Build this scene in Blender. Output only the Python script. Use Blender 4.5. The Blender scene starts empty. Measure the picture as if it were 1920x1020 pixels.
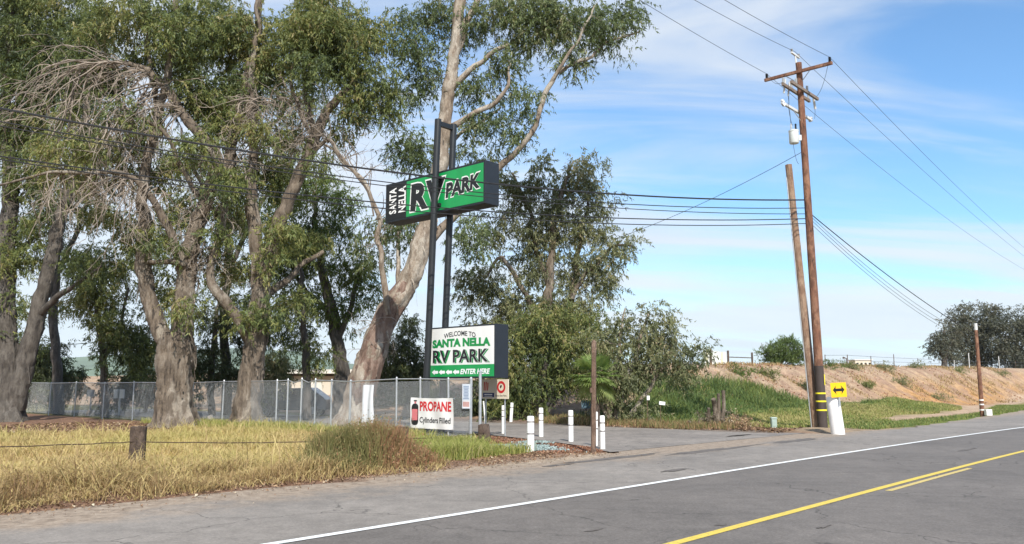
import bpy, bmesh, math, random
import numpy as np
from mathutils import Vector, Matrix, noise as mnoise

random.seed(7)
rng = np.random.default_rng(7)
R = math.radians
scene = bpy.context.scene
COL = scene.collection

# ------------------------------------------------------------------ camera, sky, sun, exposure
FPX, CX, CY, HCAM = 1540.0, 960.0, 510.0, 1.6          # focal length in pixels of a 1920 px wide picture
PITCH = math.atan(215 / FPX)
cam_d = bpy.data.cameras.new('camera')
cam_d.sensor_width = 36.0
cam_d.lens = 36.0 * FPX / 1920.0
cam_d.clip_start, cam_d.clip_end = 0.1, 20000
cam = bpy.data.objects.new('camera', cam_d)
COL.objects.link(cam)
cam.location = (0, 0, HCAM)
cam.rotation_euler = (math.pi / 2 + PITCH, 0, 0)
scene.camera = cam

SUN_EL, SUN_AZ = R(43), R(13)                            # azimuth: degrees to the right of straight behind the camera
sun_dir = Vector((math.sin(SUN_AZ) * math.cos(SUN_EL), -math.cos(SUN_AZ) * math.cos(SUN_EL), math.sin(SUN_EL)))
sun_d = bpy.data.lights.new('sun', 'SUN')
sun_d.energy, sun_d.angle, sun_d.color = 4.2, R(0.5), (1.0, 0.95, 0.87)
sun = bpy.data.objects.new('sun', sun_d)
COL.objects.link(sun)
sun.rotation_euler = sun_dir.to_track_quat('Z', 'Y').to_euler()

world = bpy.data.worlds.new('World')
scene.world = world
world.use_nodes = True
wn, wl = world.node_tree.nodes, world.node_tree.links
wn.clear()
w_out = wn.new('ShaderNodeOutputWorld')
w_bg = wn.new('ShaderNodeBackground')
w_bg.inputs['Strength'].default_value = 0.14
sky = wn.new('ShaderNodeTexSky')
sky.sky_type = 'NISHITA'
sky.sun_disc = False
sky.sun_elevation = SUN_EL
sky.sun_rotation = math.atan2(sun_dir.x, sun_dir.y)
sky.air_density, sky.dust_density, sky.ozone_density = 1.0, 0.4, 1.4
tc = wn.new('ShaderNodeTexCoord')
sep = wn.new('ShaderNodeSeparateXYZ')
wl.new(tc.outputs['Generated'], sep.inputs[0])


def wmath(op, a, b=None, c=None, clamp=False):
    n = wn.new('ShaderNodeMath')
    n.operation, n.use_clamp = op, clamp
    for i, x in enumerate((a, b, c)):
        if x is None:
            continue
        if isinstance(x, (int, float)):
            n.inputs[i].default_value = x
        else:
            wl.new(x, n.inputs[i])
    return n.outputs[0]


zz = wmath('ADD', wmath('MAXIMUM', sep.outputs['Z'], 0.0), 0.22)
cxy = wn.new('ShaderNodeCombineXYZ')
wl.new(wmath('DIVIDE', sep.outputs['X'], zz), cxy.inputs[0])
wl.new(wmath('DIVIDE', sep.outputs['Y'], zz), cxy.inputs[1])
mp = wn.new('ShaderNodeMapping')
mp.inputs['Rotation'].default_value = (0, 0, R(28))
mp.inputs['Scale'].default_value = (0.6, 2.6, 1)
wl.new(cxy.outputs[0], mp.inputs[0])
n1 = wn.new('ShaderNodeTexNoise')
n1.inputs['Scale'].default_value = 1.1
n1.inputs['Detail'].default_value = 9
n1.inputs['Roughness'].default_value = 0.56
n1.inputs['Distortion'].default_value = 0.7
wl.new(mp.outputs[0], n1.inputs['Vector'])
mp2 = wn.new('ShaderNodeMapping')
mp2.inputs['Location'].default_value = (3.1, 1.7, 0)
mp2.inputs['Rotation'].default_value = (0, 0, R(12))
mp2.inputs['Scale'].default_value = (0.8, 1.5, 1)
wl.new(cxy.outputs[0], mp2.inputs[0])
n2 = wn.new('ShaderNodeTexNoise')
n2.inputs['Scale'].default_value = 0.7
n2.inputs['Detail'].default_value = 6
n2.inputs['Distortion'].default_value = 0.3
wl.new(mp2.outputs[0], n2.inputs['Vector'])
left = wmath('MULTIPLY_ADD', sep.outputs['X'], -0.42, -0.03, clamp=True)
low = wmath('MULTIPLY', wmath('SUBTRACT', 0.30, sep.outputs['Z'], clamp=True), 0.80)
cv = wmath('ADD', wmath('ADD', wmath('MULTIPLY_ADD', n2.outputs['Fac'], 0.5, wmath('MULTIPLY', n1.outputs['Fac'], 0.75)), left), low)
mr = wn.new('ShaderNodeMapRange')
mr.interpolation_type = 'SMOOTHSTEP'
mr.inputs['From Min'].default_value = 0.555
mr.inputs['From Max'].default_value = 0.82
mr.inputs['To Max'].default_value = 0.88
wl.new(cv, mr.inputs['Value'])
n3 = wn.new('ShaderNodeTexNoise')
n3.inputs['Scale'].default_value = 1.6
n3.inputs['Detail'].default_value = 5
wl.new(mp2.outputs[0], n3.inputs['Vector'])
crl = wn.new('ShaderNodeMix')
crl.data_type = 'RGBA'
crl.inputs['A'].default_value = (3.3, 3.7, 4.2, 1)
crl.inputs['B'].default_value = (4.7, 4.85, 5.0, 1)
wl.new(n3.outputs['Fac'], crl.inputs['Factor'])
smix = wn.new('ShaderNodeMix')
smix.data_type = 'RGBA'
wl.new(mr.outputs[0], smix.inputs['Factor'])
tintn = wn.new('ShaderNodeMix')
tintn.data_type = 'RGBA'
tintn.blend_type = 'MULTIPLY'
tintn.inputs['Factor'].default_value = 1.0
tintn.inputs['B'].default_value = (0.62, 0.87, 1.02, 1)     # clear spring air, as the phone's white balance shows it
wl.new(sky.outputs[0], tintn.inputs['A'])
wl.new(tintn.outputs['Result'], smix.inputs['A'])
wl.new(crl.outputs['Result'], smix.inputs['B'])
wl.new(smix.outputs['Result'], w_bg.inputs['Color'])
wl.new(w_bg.outputs[0], w_out.inputs[0])

scene.view_settings.view_transform = 'Standard'
scene.view_settings.look = 'None'
scene.view_settings.gamma = 1.0
scene.view_settings.exposure = 0.6
scene.view_settings.use_curve_mapping = False
scene.cycles.max_bounces = 6
scene.cycles.transparent_max_bounces = 8

# ------------------------------------------------------------------ where things stand
HEAD = R(42)                                            # the road runs 42 degrees to the right of the view
EU = Vector((math.sin(HEAD), math.cos(HEAD), 0))        # along the road, away from us
EV = Vector((-math.cos(HEAD), math.sin(HEAD), 0))       # across the road, to its far side
UP = Vector((0, 0, 1))


def W(u, v, z=0.0):
    return EU * u + EV * v + UP * z


def UV(p):
    return p[0] * EU.x + p[1] * EU.y, p[0] * EV.x + p[1] * EV.y


def ray(px, py):
    x, z = (px - CX) / FPX, -(py - CY) / FPX
    return Vector((x, math.cos(PITCH) - math.sin(PITCH) * z, math.sin(PITCH) + math.cos(PITCH) * z))


def D(px, py, Y):                                       # the surveyed point seen at (px, py) of the photograph, Y metres ahead
    d = ray(px, py)
    return Vector((0, 0, HCAM)) + d * (Y / d.y)


def G(px, py, z=0.0):                                   # the same for a point on level ground
    d = ray(px, py)
    return Vector((0, 0, HCAM)) + d * ((z - HCAM) / d.z)


def sst(a, b, x):
    t = np.clip((np.asarray(x, float) - a) / (b - a), 0, 1)
    return t * t * (3 - 2 * t)


def crest(u):
    return 2.95 + 0.0135 * (np.clip(u, 20, 170) - 46)


def vnoise(x, y, seed=0):                               # cheap smooth value noise, vectorised
    r = np.random.default_rng(seed + 100)
    tab = r.random((64, 64))
    x, y = np.asarray(x, float), np.asarray(y, float)
    xi, yi = np.floor(x).astype(int), np.floor(y).astype(int)
    fx, fy = x - xi, y - yi
    fx, fy = fx * fx * (3 - 2 * fx), fy * fy * (3 - 2 * fy)
    a, b = tab[xi % 64, yi % 64], tab[(xi + 1) % 64, yi % 64]
    c, d = tab[xi % 64, (yi + 1) % 64], tab[(xi + 1) % 64, (yi + 1) % 64]
    return (a * (1 - fx) + b * fx) * (1 - fy) + (c * (1 - fx) + d * fx) * fy


def fnoise(x, y, seed=0):
    return (vnoise(x, y, seed) + 0.5 * vnoise(2.1 * x, 2.1 * y, seed + 1) + 0.25 * vnoise(4.3 * x, 4.3 * y, seed + 2)) / 1.75


def track_v(u):                                         # the dirt track along the foot of the bank
    return 13.2 + 3.4 * sst(50, 82, u) + 3.0 * sst(80, 110, u)


def green_lim(u, n1):                                   # how far up the bank the green growth reaches
    return 23.8 - 4.2 * sst(34, 57, u) - 6.5 * sst(56, 66, u) + 3.2 * (n1 - 0.5)


def terrain(u, v):
    u, v = np.asarray(u, float), np.asarray(v, float)
    off = sst(11.9, 13.2, v) * (1 - sst(17.4, 18.2, u) * (1 - sst(27.0, 28.0, u)))
    z = -0.03 + off * (0.05 + 0.16 * (fnoise(u * 0.35, v * 0.35, 3) - 0.4))
    z = z + 0.10 * np.exp(-((v - 12.5) / 0.5) ** 2) * (1 - sst(15, 17, u))
    fade = sst(28, 44, u)
    toe = 18.3 + 1.6 * (fnoise(u * 0.08, 0.3 * v * 0, 9) - 0.5)
    t = sst(0, 1, (v - toe) / 7.2)
    rough = (0.55 * (fnoise(u * 0.28, v * 0.28, 5) - 0.5) + 0.5 * (fnoise(u * 0.9, v * 0.22, 6) - 0.5)) * np.clip(4 * t * (1 - t) + 0.15, 0, 1)
    z = z + fade * (t * (crest(u) + 0.22 * (fnoise(u * 0.3, v * 0.3, 7) - 0.5)) + rough * sst(16, 19, v))
    z = z + 0.55 * fade * (1 - sst(58, 78, u)) * np.exp(-((v - 17.2) / 1.9) ** 2) * (0.6 + 0.8 * fnoise(u * 0.2, v * 0.3, 11))
    z = z + 0.16 * np.exp(-(((u - 30.0) / 1.3) ** 2 + ((v - 12.0) / 0.8) ** 2))
    return z


def ground_at(p):
    u, v = UV(p)
    return float(terrain(u, v))


# ------------------------------------------------------------------ materials
def new_mat(name):
    m = bpy.data.materials.new(name)
    m.use_nodes = True
    nt = m.node_tree
    return m, nt.nodes, nt.links, nt.nodes['Principled BSDF']


def c4(c):
    return (c[0], c[1], c[2], 1.0)


def nz(N, L, scale, detail=4, vec=None, rough=0.6, stretch=None, kind='Object'):
    n = N.new('ShaderNodeTexNoise')
    n.inputs['Scale'].default_value = scale
    n.inputs['Detail'].default_value = detail
    n.inputs['Roughness'].default_value = rough
    t = N.new('ShaderNodeTexCoord')
    if stretch:
        mpn = N.new('ShaderNodeMapping')
        mpn.inputs['Scale'].default_value = stretch
        L.new(t.outputs[kind], mpn.inputs[0])
        L.new(mpn.outputs[0], n.inputs['Vector'])
    else:
        L.new(t.outputs[kind], n.inputs['Vector'])
    return n.outputs['Fac']


def ramp(N, L, fac, stops):
    r = N.new('ShaderNodeValToRGB')
    e = r.color_ramp.elements
    e[0].position, e[0].color = stops[0][0], c4(stops[0][1])
    e[1].position, e[1].color = stops[-1][0], c4(stops[-1][1])
    for p, c in stops[1:-1]:
        x = e.new(p)
        x.color = c4(c)
    L.new(fac, r.inputs[0])
    return r.outputs[0]


def mixc(N, L, fac, a, b, blend='MIX'):
    m = N.new('ShaderNodeMix')
    m.data_type = 'RGBA'
    m.blend_type = blend
    for key, x in (('Factor', fac), ('A', a), ('B', b)):
        if isinstance(x, (int, float)):
            m.inputs[key].default_value = x
        elif isinstance(x, tuple):
            m.inputs[key].default_value = c4(x)
        else:
            L.new(x, m.inputs[key])
    return m.outputs['Result']


def bump(N, L, bsdf, height, strength=0.4, dist=0.02):
    b = N.new('ShaderNodeBump')
    b.inputs['Strength'].default_value = strength
    b.inputs['Distance'].default_value = dist
    L.new(height, b.inputs['Height'])
    L.new(b.outputs[0], bsdf.inputs['Normal'])


def plain(name, col, rough=0.6, metal=0.0, var=0.12, scale=6.0, bmp=0.0, stretch=None, wear=None):
    m, N, L, B = new_mat(name)
    f = nz(N, L, scale, 5, stretch=stretch)
    lo = tuple(c * (1 - var) for c in col)
    hi = tuple(min(1, c * (1 + var)) for c in col)
    c = ramp(N, L, f, [(0.3, lo), (0.7, hi)])
    if wear:
        w = nz(N, L, scale * 2.7, 7, rough=0.7)
        fr = ramp(N, L, w, [(wear[1], (0, 0, 0)), (wear[1] + 0.08, (1, 1, 1))])
        c = mixc(N, L, fr, c, wear[0])
    L.new(c, B.inputs['Base Color'])
    B.inputs['Roughness'].default_value = rough
    B.inputs['Metallic'].default_value = metal
    if bmp:
        bump(N, L, B, f, bmp, 0.02)
    return m


def leaf_mat(name, stops, trans=0.38, rough=0.5, back=(0.16, 0.19, 0.03)):
    m, N, L, B = new_mat(name)
    a = N.new('ShaderNodeAttribute')
    a.attribute_name = 'tint'
    c = ramp(N, L, a.outputs['Fac'], stops)
    L.new(c, B.inputs['Base Color'])
    B.inputs['Roughness'].default_value = rough
    B.inputs['Specular IOR Level'].default_value = 0.35
    t = N.new('ShaderNodeBsdfTranslucent')
    L.new(mixc(N, L, 0.5, c, back), t.inputs['Color'])
    mx = N.new('ShaderNodeMixShader')
    mx.inputs[0].default_value = trans
    L.new(B.outputs[0], mx.inputs[1])
    L.new(t.outputs[0], mx.inputs[2])
    L.new(mx.outputs[0], N['Material Output'].inputs['Surface'])
    return m


def bark_mat(name, pale, mid, dark, scale=1.0, shed=0.5):
    m, N, L, B = new_mat(name)
    big = nz(N, L, 1.3 * scale, 5, stretch=(1, 1, 0.4), rough=0.65)
    fine = nz(N, L, 5.5 * scale, 9, stretch=(1, 1, 0.22), rough=0.75)
    grain = nz(N, L, 17 * scale, 7, stretch=(1, 1, 0.4), rough=0.75)
    patch = nz(N, L, 3.1 * scale, 6, stretch=(1, 1, 0.55), rough=0.6)
    c1 = ramp(N, L, fine, [(0.38, dark), (0.48, mid), (0.64, tuple(0.5 * (a + b) for a, b in zip(mid, pale)))])
    c2 = ramp(N, L, grain, [(0.32, tuple(x * 0.55 for x in pale)), (0.6, pale)])
    f = ramp(N, L, big, [(shed - 0.04, (0, 0, 0)), (shed + 0.04, (1, 1, 1))])
    c = mixc(N, L, f, c1, c2)
    c = mixc(N, L, ramp(N, L, patch, [(0.5, (0, 0, 0)), (0.58, (0.75, 0.75, 0.75))]), c, tuple(0.55 * a + 0.45 * b for a, b in zip(mid, dark)))
    L.new(c, B.inputs['Base Color'])
    B.inputs['Roughness'].default_value = 0.88
    hmix = mixc(N, L, 0.4, fine, grain)
    bump(N, L, B, hmix, 1.0, 0.12)
    return m


LEAF_OLIVE = leaf_mat('leaf_olive', [(0.0, (0.056, 0.083, 0.039)), (0.45, (0.162, 0.199, 0.065)), (0.8, (0.276, 0.274, 0.086)), (1.0, (0.382, 0.311, 0.151))])
LEAF_GREEN = leaf_mat('leaf_green', [(0.0, (0.035, 0.062, 0.023)), (0.5, (0.097, 0.155, 0.036)), (0.85, (0.169, 0.223, 0.051)), (1.0, (0.243, 0.243, 0.090))])
LEAF_GREY = leaf_mat('leaf_grey_green', [(0.0, (0.058, 0.079, 0.041)), (0.5, (0.130, 0.175, 0.069)), (0.85, (0.218, 0.254, 0.108)), (1.0, (0.336, 0.320, 0.174))])
LEAF_BROWN = leaf_mat('leaf_dull_olive', [(0.0, (0.089, 0.102, 0.057)), (0.5, (0.211, 0.228, 0.108)), (0.85, (0.317, 0.302, 0.153)), (1.0, (0.422, 0.336, 0.204))])
LEAF_DARK = leaf_mat('leaf_dark', [(0.0, (0.027, 0.040, 0.017)), (0.6, (0.069, 0.088, 0.031)), (1.0, (0.138, 0.144, 0.053))], trans=0.2)
LEAF_FAR = leaf_mat('leaf_far', [(0.0, (0.048, 0.055, 0.041)), (0.6, (0.102, 0.106, 0.071)), (1.0, (0.156, 0.144, 0.097))], trans=0.15)
PALM_LEAF = leaf_mat('palm_leaf', [(0.0, (0.086, 0.130, 0.034)), (0.6, (0.187, 0.273, 0.069)), (1.0, (0.345, 0.389, 0.136))])
GRASS_DRY = leaf_mat('grass_dry', [(0.0, (0.20, 0.12, 0.06)), (0.35, (0.44, 0.315, 0.155)), (0.65, (0.56, 0.44, 0.20)), (1.0, (0.46, 0.40, 0.145))], trans=0.3, rough=0.7, back=(0.42, 0.32, 0.12))
GRASS_GREEN = leaf_mat('grass_green', [(0.0, (0.13, 0.16, 0.045)), (0.5, (0.27, 0.30, 0.07)), (0.85, (0.42, 0.42, 0.12)), (1.0, (0.56, 0.47, 0.22))], trans=0.35, rough=0.7)
WEED_MAT = leaf_mat('weed', [(0.0, (0.12, 0.125, 0.045)), (0.45, (0.24, 0.22, 0.085)), (0.7, (0.34, 0.24, 0.12)), (1.0, (0.34, 0.17, 0.10))], trans=0.3, rough=0.7)
FIELD_GREEN = leaf_mat('field_green', [(0.0, (0.065, 0.105, 0.04)), (0.45, (0.125, 0.185, 0.055)), (0.8, (0.26, 0.29, 0.075)), (1.0, (0.42, 0.36, 0.15))], trans=0.3, rough=0.7)
LITTER = leaf_mat('litter', [(0.0, (0.10, 0.06, 0.04)), (0.5, (0.25, 0.15, 0.09)), (0.85, (0.38, 0.26, 0.15)), (1.0, (0.5, 0.42, 0.3))], trans=0.05, rough=0.8)
MULCH = leaf_mat('mulch', [(0.0, (0.12, 0.05, 0.03)), (0.6, (0.27, 0.13, 0.075)), (1.0, (0.42, 0.27, 0.18))], trans=0.0, rough=0.85)
GRAVEL = leaf_mat('gravel', [(0.0, (0.18, 0.24, 0.23)), (0.6, (0.33, 0.41, 0.39)), (1.0, (0.5, 0.56, 0.54))], trans=0.0, rough=0.85)

BARK_B = bark_mat('bark_shaggy', (0.345, 0.295, 0.235), (0.155, 0.118, 0.085), (0.042, 0.032, 0.024), 1.0, 0.56)
BARK_D = bark_mat('bark_pale', (0.47, 0.41, 0.335), (0.27, 0.21, 0.155), (0.11, 0.078, 0.056), 1.0, 0.50)
BARK_RED = bark_mat('bark_red', (0.40, 0.32, 0.26), (0.21, 0.135, 0.10), (0.085, 0.05, 0.036), 1.0, 0.6)
BARK_A = bark_mat('bark_shaded_grey', (0.20, 0.18, 0.155), (0.10, 0.085, 0.07), (0.035, 0.03, 0.026), 1.0, 0.6)  # grey darkened: the shade on the left gum's stems is put into the colour
TWIG = plain('dead_twig', (0.25, 0.205, 0.165), 0.9, var=0.35, scale=1.5)
WOOD_POLE = bark_mat('creosote_pole', (0.36, 0.19, 0.115), (0.21, 0.092, 0.054), (0.045, 0.026, 0.02), 1.6, 0.54)
WOOD_POLE_OLD = bark_mat('weathered_pole', (0.42, 0.29, 0.20), (0.30, 0.18, 0.115), (0.12, 0.07, 0.045), 1.3, 0.5)
WOOD_DARK = bark_mat('timber_dark', (0.17, 0.12, 0.09), (0.10, 0.068, 0.05), (0.04, 0.027, 0.02), 2.0, 0.55)
WOOD_POST = bark_mat('timber_brown', (0.30, 0.20, 0.145), (0.20, 0.125, 0.085), (0.085, 0.05, 0.035), 2.0, 0.55)
GALV = plain('galvanised_steel', (0.47, 0.49, 0.50), 0.45, 0.6, 0.12, 9)
WIRE_GALV = plain('fence_wire', (0.52, 0.54, 0.54), 0.5, 0.15, 0.1, 3)
BLACK_STEEL = plain('black_steel', (0.014, 0.016, 0.018), 0.42, 0.0, 0.2, 4)
CAB_DARK = plain('cabinet_dark_paint', (0.013, 0.018, 0.025), 0.55, 0.0, 0.15, 3)
GREEN_FACE = plain('green_sign_face', (0.006, 0.29, 0.072), 0.35, 0, 0.12, 2.5, stretch=(1, 1, .2))
BLACK_PRINT = plain('black_print', (0.008, 0.009, 0.010), 0.4, 0, 0.1, 4)
WHITE_FACE = plain('white_sign_face', (0.76, 0.76, 0.735), 0.35, 0, 0.06, 2.5, stretch=(1, 1, .2))
WHITE_PRINT = plain('white_print', (0.82, 0.82, 0.81), 0.4, 0, 0.02, 4)
GREEN_PRINT = plain('green_print', (0.004, 0.24, 0.055), 0.4, 0, 0.04, 4)
RED_PRINT = plain('red_print', (0.55, 0.02, 0.025), 0.45, 0, 0.06, 4)
PINK_PRINT = plain('pink_print', (0.58, 0.16, 0.17), 0.45, 0, 0.06, 4)
BLUE_PRINT = plain('blue_print', (0.012, 0.03, 0.13), 0.45, 0, 0.06, 4)
BANNER = plain('banner_vinyl', (0.72, 0.71, 0.68), 0.5, 0, 0.05, 3)
BEIGE_FACE = plain('beige_sign_face', (0.74, 0.66, 0.52), 0.5, 0, 0.05, 3)
NOTICE_FACE = plain('notice_face', (0.55, 0.62, 0.70), 0.5, 0, 0.06, 5)
NOTICE_INK = plain('notice_ink', (0.16, 0.23, 0.38), 0.5, 0, 0.1, 8)
TARP = plain('white_tarp', (0.62, 0.64, 0.66), 0.6, 0, 0.1, 3)
WHITE_PAINT = plain('white_painted_post', (0.78, 0.77, 0.73), 0.55, 0, 0.05, 4, wear=((0.38, 0.33, 0.27), 0.62))
BAND_GREY = plain('dark_band', (0.16, 0.14, 0.14), 0.5, 0, 0.2, 6)
CONCRETE_WHITE = plain('white_concrete', (0.80, 0.78, 0.76), 0.7, 0, 0.06, 4, bmp=0.2, wear=((0.42, 0.34, 0.28), 0.70))
YELLOW_SIGN = plain('yellow_sign', (0.82, 0.47, 0.004), 0.4, 0, 0.04, 3)
YELLOW_TAPE = plain('yellow_reflector', (0.85, 0.72, 0.03), 0.4, 0, 0.05, 3)
GREY_ARM = plain('fibreglass_arm', (0.62, 0.62, 0.60), 0.5, 0, 0.08, 5)
PORCELAIN = plain('porcelain', (0.55, 0.57, 0.58), 0.25, 0, 0.1, 5)
TANK = plain('transformer_paint', (0.64, 0.67, 0.64), 0.4, 0, 0.06, 5)
CABLE = plain('cable_black', (0.018, 0.018, 0.02), 0.6, 0, 0.1, 3)
WIRE = plain('wire_dark', (0.05, 0.055, 0.07), 0.5, 0.3, 0.1, 3)
CABINET_GREEN = plain('utility_green', (0.33, 0.40, 0.36), 0.5, 0, 0.08, 6)
CREAM_WALL = plain('cream_wall', (0.66, 0.58, 0.46), 0.8, 0, 0.05, 2)
CREAM_TRIM = plain('cream_trim', (0.72, 0.68, 0.60), 0.7, 0, 0.05, 2)
DARK_GLASS = plain('dark_glass', (0.02, 0.025, 0.03), 0.1, 0, 0.1, 2)
CAR_PAINT = plain('car_paint_dark', (0.025, 0.035, 0.055), 0.25, 0.1, 0.08, 2)
RUBBER = plain('rubber', (0.018, 0.018, 0.018), 0.85, 0, 0.1, 8)
ROCK = plain('rock', (0.30, 0.26, 0.22), 0.9, 0, 0.25, 3, bmp=0.6)
PALE_BOARD = plain('pale_board', (0.74, 0.74, 0.68), 0.7, 0, 0.06, 3)
CREAM_BOARD = plain('cream_board', (0.76, 0.71, 0.46), 0.7, 0, 0.06, 3)


# ------------------------------------------------------------------ building helpers
def tag(o, label=None, cat=None, group=None, kind=None):
    for k, x in (('label', label), ('category', cat), ('group', group), ('kind', kind)):
        if x:
            o[k] = x
    return o


def thing(name, label, cat, loc=(0, 0, 0), group=None):
    o = bpy.data.objects.new(name, None)
    COL.objects.link(o)
    o.location = loc
    o.empty_display_size = 0.2
    return tag(o, label, cat, group)


def world_origin(o):
    p = Vector((0, 0, 0))
    while o is not None:
        p += o.location
        o = o.parent
    return p


class MB:
    def __init__(self):
        self.v, self.f = [], []

    def add(self, vs, fs):
        n = len(self.v)
        self.v += [tuple(x) for x in vs]
        self.f += [tuple(n + i for i in f) for f in fs]
        return self

    def obox(self, o, a, b, c):                          # corner o, three edge vectors
        o, a, b, c = (Vector(x) for x in (o, a, b, c))
        vs = [o, o + a, o + a + b, o + b, o + c, o + a + c, o + a + b + c, o + b + c]
        return self.add(vs, [(0, 3, 2, 1), (4, 5, 6, 7), (0, 1, 5, 4), (1, 2, 6, 5), (2, 3, 7, 6), (3, 0, 4, 7)])

    def box(self, c, ax, ay, az, sx, sy, sz):            # centre, axes, full sizes
        ax, ay, az = Vector(ax) * sx, Vector(ay) * sy, Vector(az) * sz
        return self.obox(Vector(c) - ax / 2 - ay / 2 - az / 2, ax, ay, az)

    def tube(self, pts, rad, n=8, cap=True, wob=None):
        pts = [Vector(p) for p in pts]
        if not hasattr(rad, '__len__'):
            rad = [rad] * len(pts)
        m = len(pts)
        tan = [(pts[min(i + 1, m - 1)] - pts[max(i - 1, 0)]).normalized() for i in range(m)]
        ref = Vector((1, 0, 0)) if abs(tan[0].x) < 0.9 else Vector((0, 1, 0))
        nrm = (ref - tan[0] * ref.dot(tan[0])).normalized()
        vs, fs = [], []
        for i in range(m):
            nrm = nrm - tan[i] * nrm.dot(tan[i])
            nrm = nrm.normalized() if nrm.length > 1e-6 else tan[i].orthogonal().normalized()
            bn = tan[i].cross(nrm)
            for k in range(n):
                a = 2 * math.pi * k / n
                d = nrm * math.cos(a) + bn * math.sin(a)
                rr = rad[i]
                if wob:
                    rr *= wob(pts[i] + d * rad[i], a, i)
                vs.append(pts[i] + d * rr)
        for i in range(m - 1):
            for k in range(n):
                k2 = (k + 1) % n
                fs.append((i * n + k, i * n + k2, (i + 1) * n + k2, (i + 1) * n + k))
        if cap:
            fs.append(tuple(range(n - 1, -1, -1)))
            fs.append(tuple(range((m - 1) * n, m * n)))
        return self.add(vs, fs)

    def prism(self, poly, o, ax, ay, nrm, t):            # polygon in a plane, extruded by t along nrm
        o, ax, ay, nrm = (Vector(x) for x in (o, ax, ay, nrm))
        n = len(poly)
        vs = [o + ax * x + ay * y for x, y in poly] + [o + ax * x + ay * y + nrm * t for x, y in poly]
        fs = [tuple(range(n - 1, -1, -1)), tuple(range(n, 2 * n))] + [(i, (i + 1) % n, n + (i + 1) % n, n + i) for i in range(n)]
        return self.add(vs, fs)

    def build(self, name, mat, parent=None, smooth=False, bevel=0.0):
        o0 = world_origin(parent) if parent is not None else Vector((0, 0, 0))
        me = bpy.data.meshes.new(name)
        me.from_pydata([(x - o0.x, y - o0.y, z - o0.z) for x, y, z in self.v], [], self.f)
        if bevel:
            bm = bmesh.new()
            bm.from_mesh(me)
            bmesh.ops.bevel(bm, geom=list(bm.edges), offset=bevel, segments=2, affect='EDGES', profile=0.6)
            bm.to_mesh(me)
            bm.free()
        me.materials.append(mat)
        if smooth:
            me.polygons.foreach_set('use_smooth', [True] * len(me.polygons))
            try:
                me.set_sharp_from_angle(angle=R(40))
            except Exception:
                pass
        me.update()
        o = bpy.data.objects.new(name, me)
        COL.objects.link(o)
        if parent is not None:
            o.parent = parent
        return o


def raw_mesh(name, verts, faces_n, mat, parent=None, tint=None, idx=None):
    """numpy mesh: verts (N,3); faces with faces_n corners each, corner indices in order unless idx is given."""
    me = bpy.data.meshes.new(name)
    o0 = np.array(world_origin(parent)) if parent is not None else np.zeros(3)
    verts = np.asarray(verts, np.float32).reshape(-1, 3) - o0.astype(np.float32)
    idx = np.arange(len(verts), dtype=np.int32) if idx is None else np.asarray(idx, np.int32).ravel()
    nf = len(idx) // faces_n
    me.vertices.add(len(verts))
    me.vertices.foreach_set('co', verts.ravel())
    me.loops.add(len(idx))
    me.loops.foreach_set('vertex_index', idx)
    me.polygons.add(nf)
    me.polygons.foreach_set('loop_start', np.arange(0, nf * faces_n, faces_n, dtype=np.int32))
    try:
        me.polygons.foreach_set('loop_total', np.full(nf, faces_n, np.int32))
    except Exception:
        pass
    if tint is not None:
        a = me.attributes.new('tint', 'FLOAT', 'FACE')
        a.data.foreach_set('value', np.asarray(tint, np.float32))
    me.update(calc_edges=True)
    me.validate()
    me.materials.append(mat)
    o = bpy.data.objects.new(name, me)
    COL.objects.link(o)
    if parent is not None:
        o.parent = parent
    return o


def copy_tree(o, parent=None):
    c = o.copy()
    COL.objects.link(c)
    c.parent = parent
    for ch in o.children:
        copy_tree(ch, c)
    return c


def text_geo(s, w, h, thick=0.0, shear=0.0, depth=0.0, arch=0.0, spacing=1.0):
    """built-in lettering fitted to a w x h box: returns verts (x, y, z) and faces."""
    cu = bpy.data.curves.new('lettering_curve', 'FONT')
    cu.body = s
    cu.size = 1.0
    cu.offset = thick
    cu.shear = shear
    cu.space_character = spacing
    cu.resolution_u = 3
    ob = bpy.data.objects.new('lettering_tmp', cu)
    me = bpy.data.meshes.new_from_object(ob)
    v = np.array([x.co[:] for x in me.vertices])
    f = [tuple(p.vertices) for p in me.polygons]
    bpy.data.objects.remove(ob)
    bpy.data.curves.remove(cu)
    bpy.data.meshes.remove(me)
    mn, mx = v.min(0), v.max(0)
    v[:, 0] = (v[:, 0] - mn[0]) / max(mx[0] - mn[0], 1e-6) * w
    v[:, 1] = (v[:, 1] - mn[1]) / max(mx[1] - mn[1], 1e-6) * h
    if arch:
        v[:, 1] -= arch * ((v[:, 0] / w - 0.5) * 2) ** 2
    return v, f


class Panel:
    """a flat face in the place: origin bottom-left, ax to the viewer's right, ay up, n towards the viewer."""
    def __init__(self, o, ax, ay, n):
        self.o, self.ax, self.ay, self.n = Vector(o), Vector(ax), Vector(ay), Vector(n)

    def pt(self, x, y, off=0.0):
        return self.o + self.ax * x + self.ay * y + self.n * off

    def rect(self, name, mat, parent, x, y, w, h, off, t=0.004):
        return MB().obox(self.pt(x, y, off), self.ax * w, self.ay * h, self.n * t).build(name, mat, parent)

    def poly(self, name, mat, parent, poly, off, t=0.003):
        return MB().prism(poly, self.pt(0, 0, off), self.ax, self.ay, self.n, t).build(name, mat, parent)

    def text(self, name, mat, parent, s, x, y, w, h, off, rot=False, skew=0.0, **k):
        v, f = text_geo(s, w, h, **k)
        m = MB()
        pts = []
        for a in v:
            tx, ty = a[0], a[1] + skew * a[0]
            if rot:
                tx, ty = -a[1], a[0]
            pts.append(self.pt(x + tx, y + ty, off))
        m.add(pts, f)
        return m.build(name, mat, parent)


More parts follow.
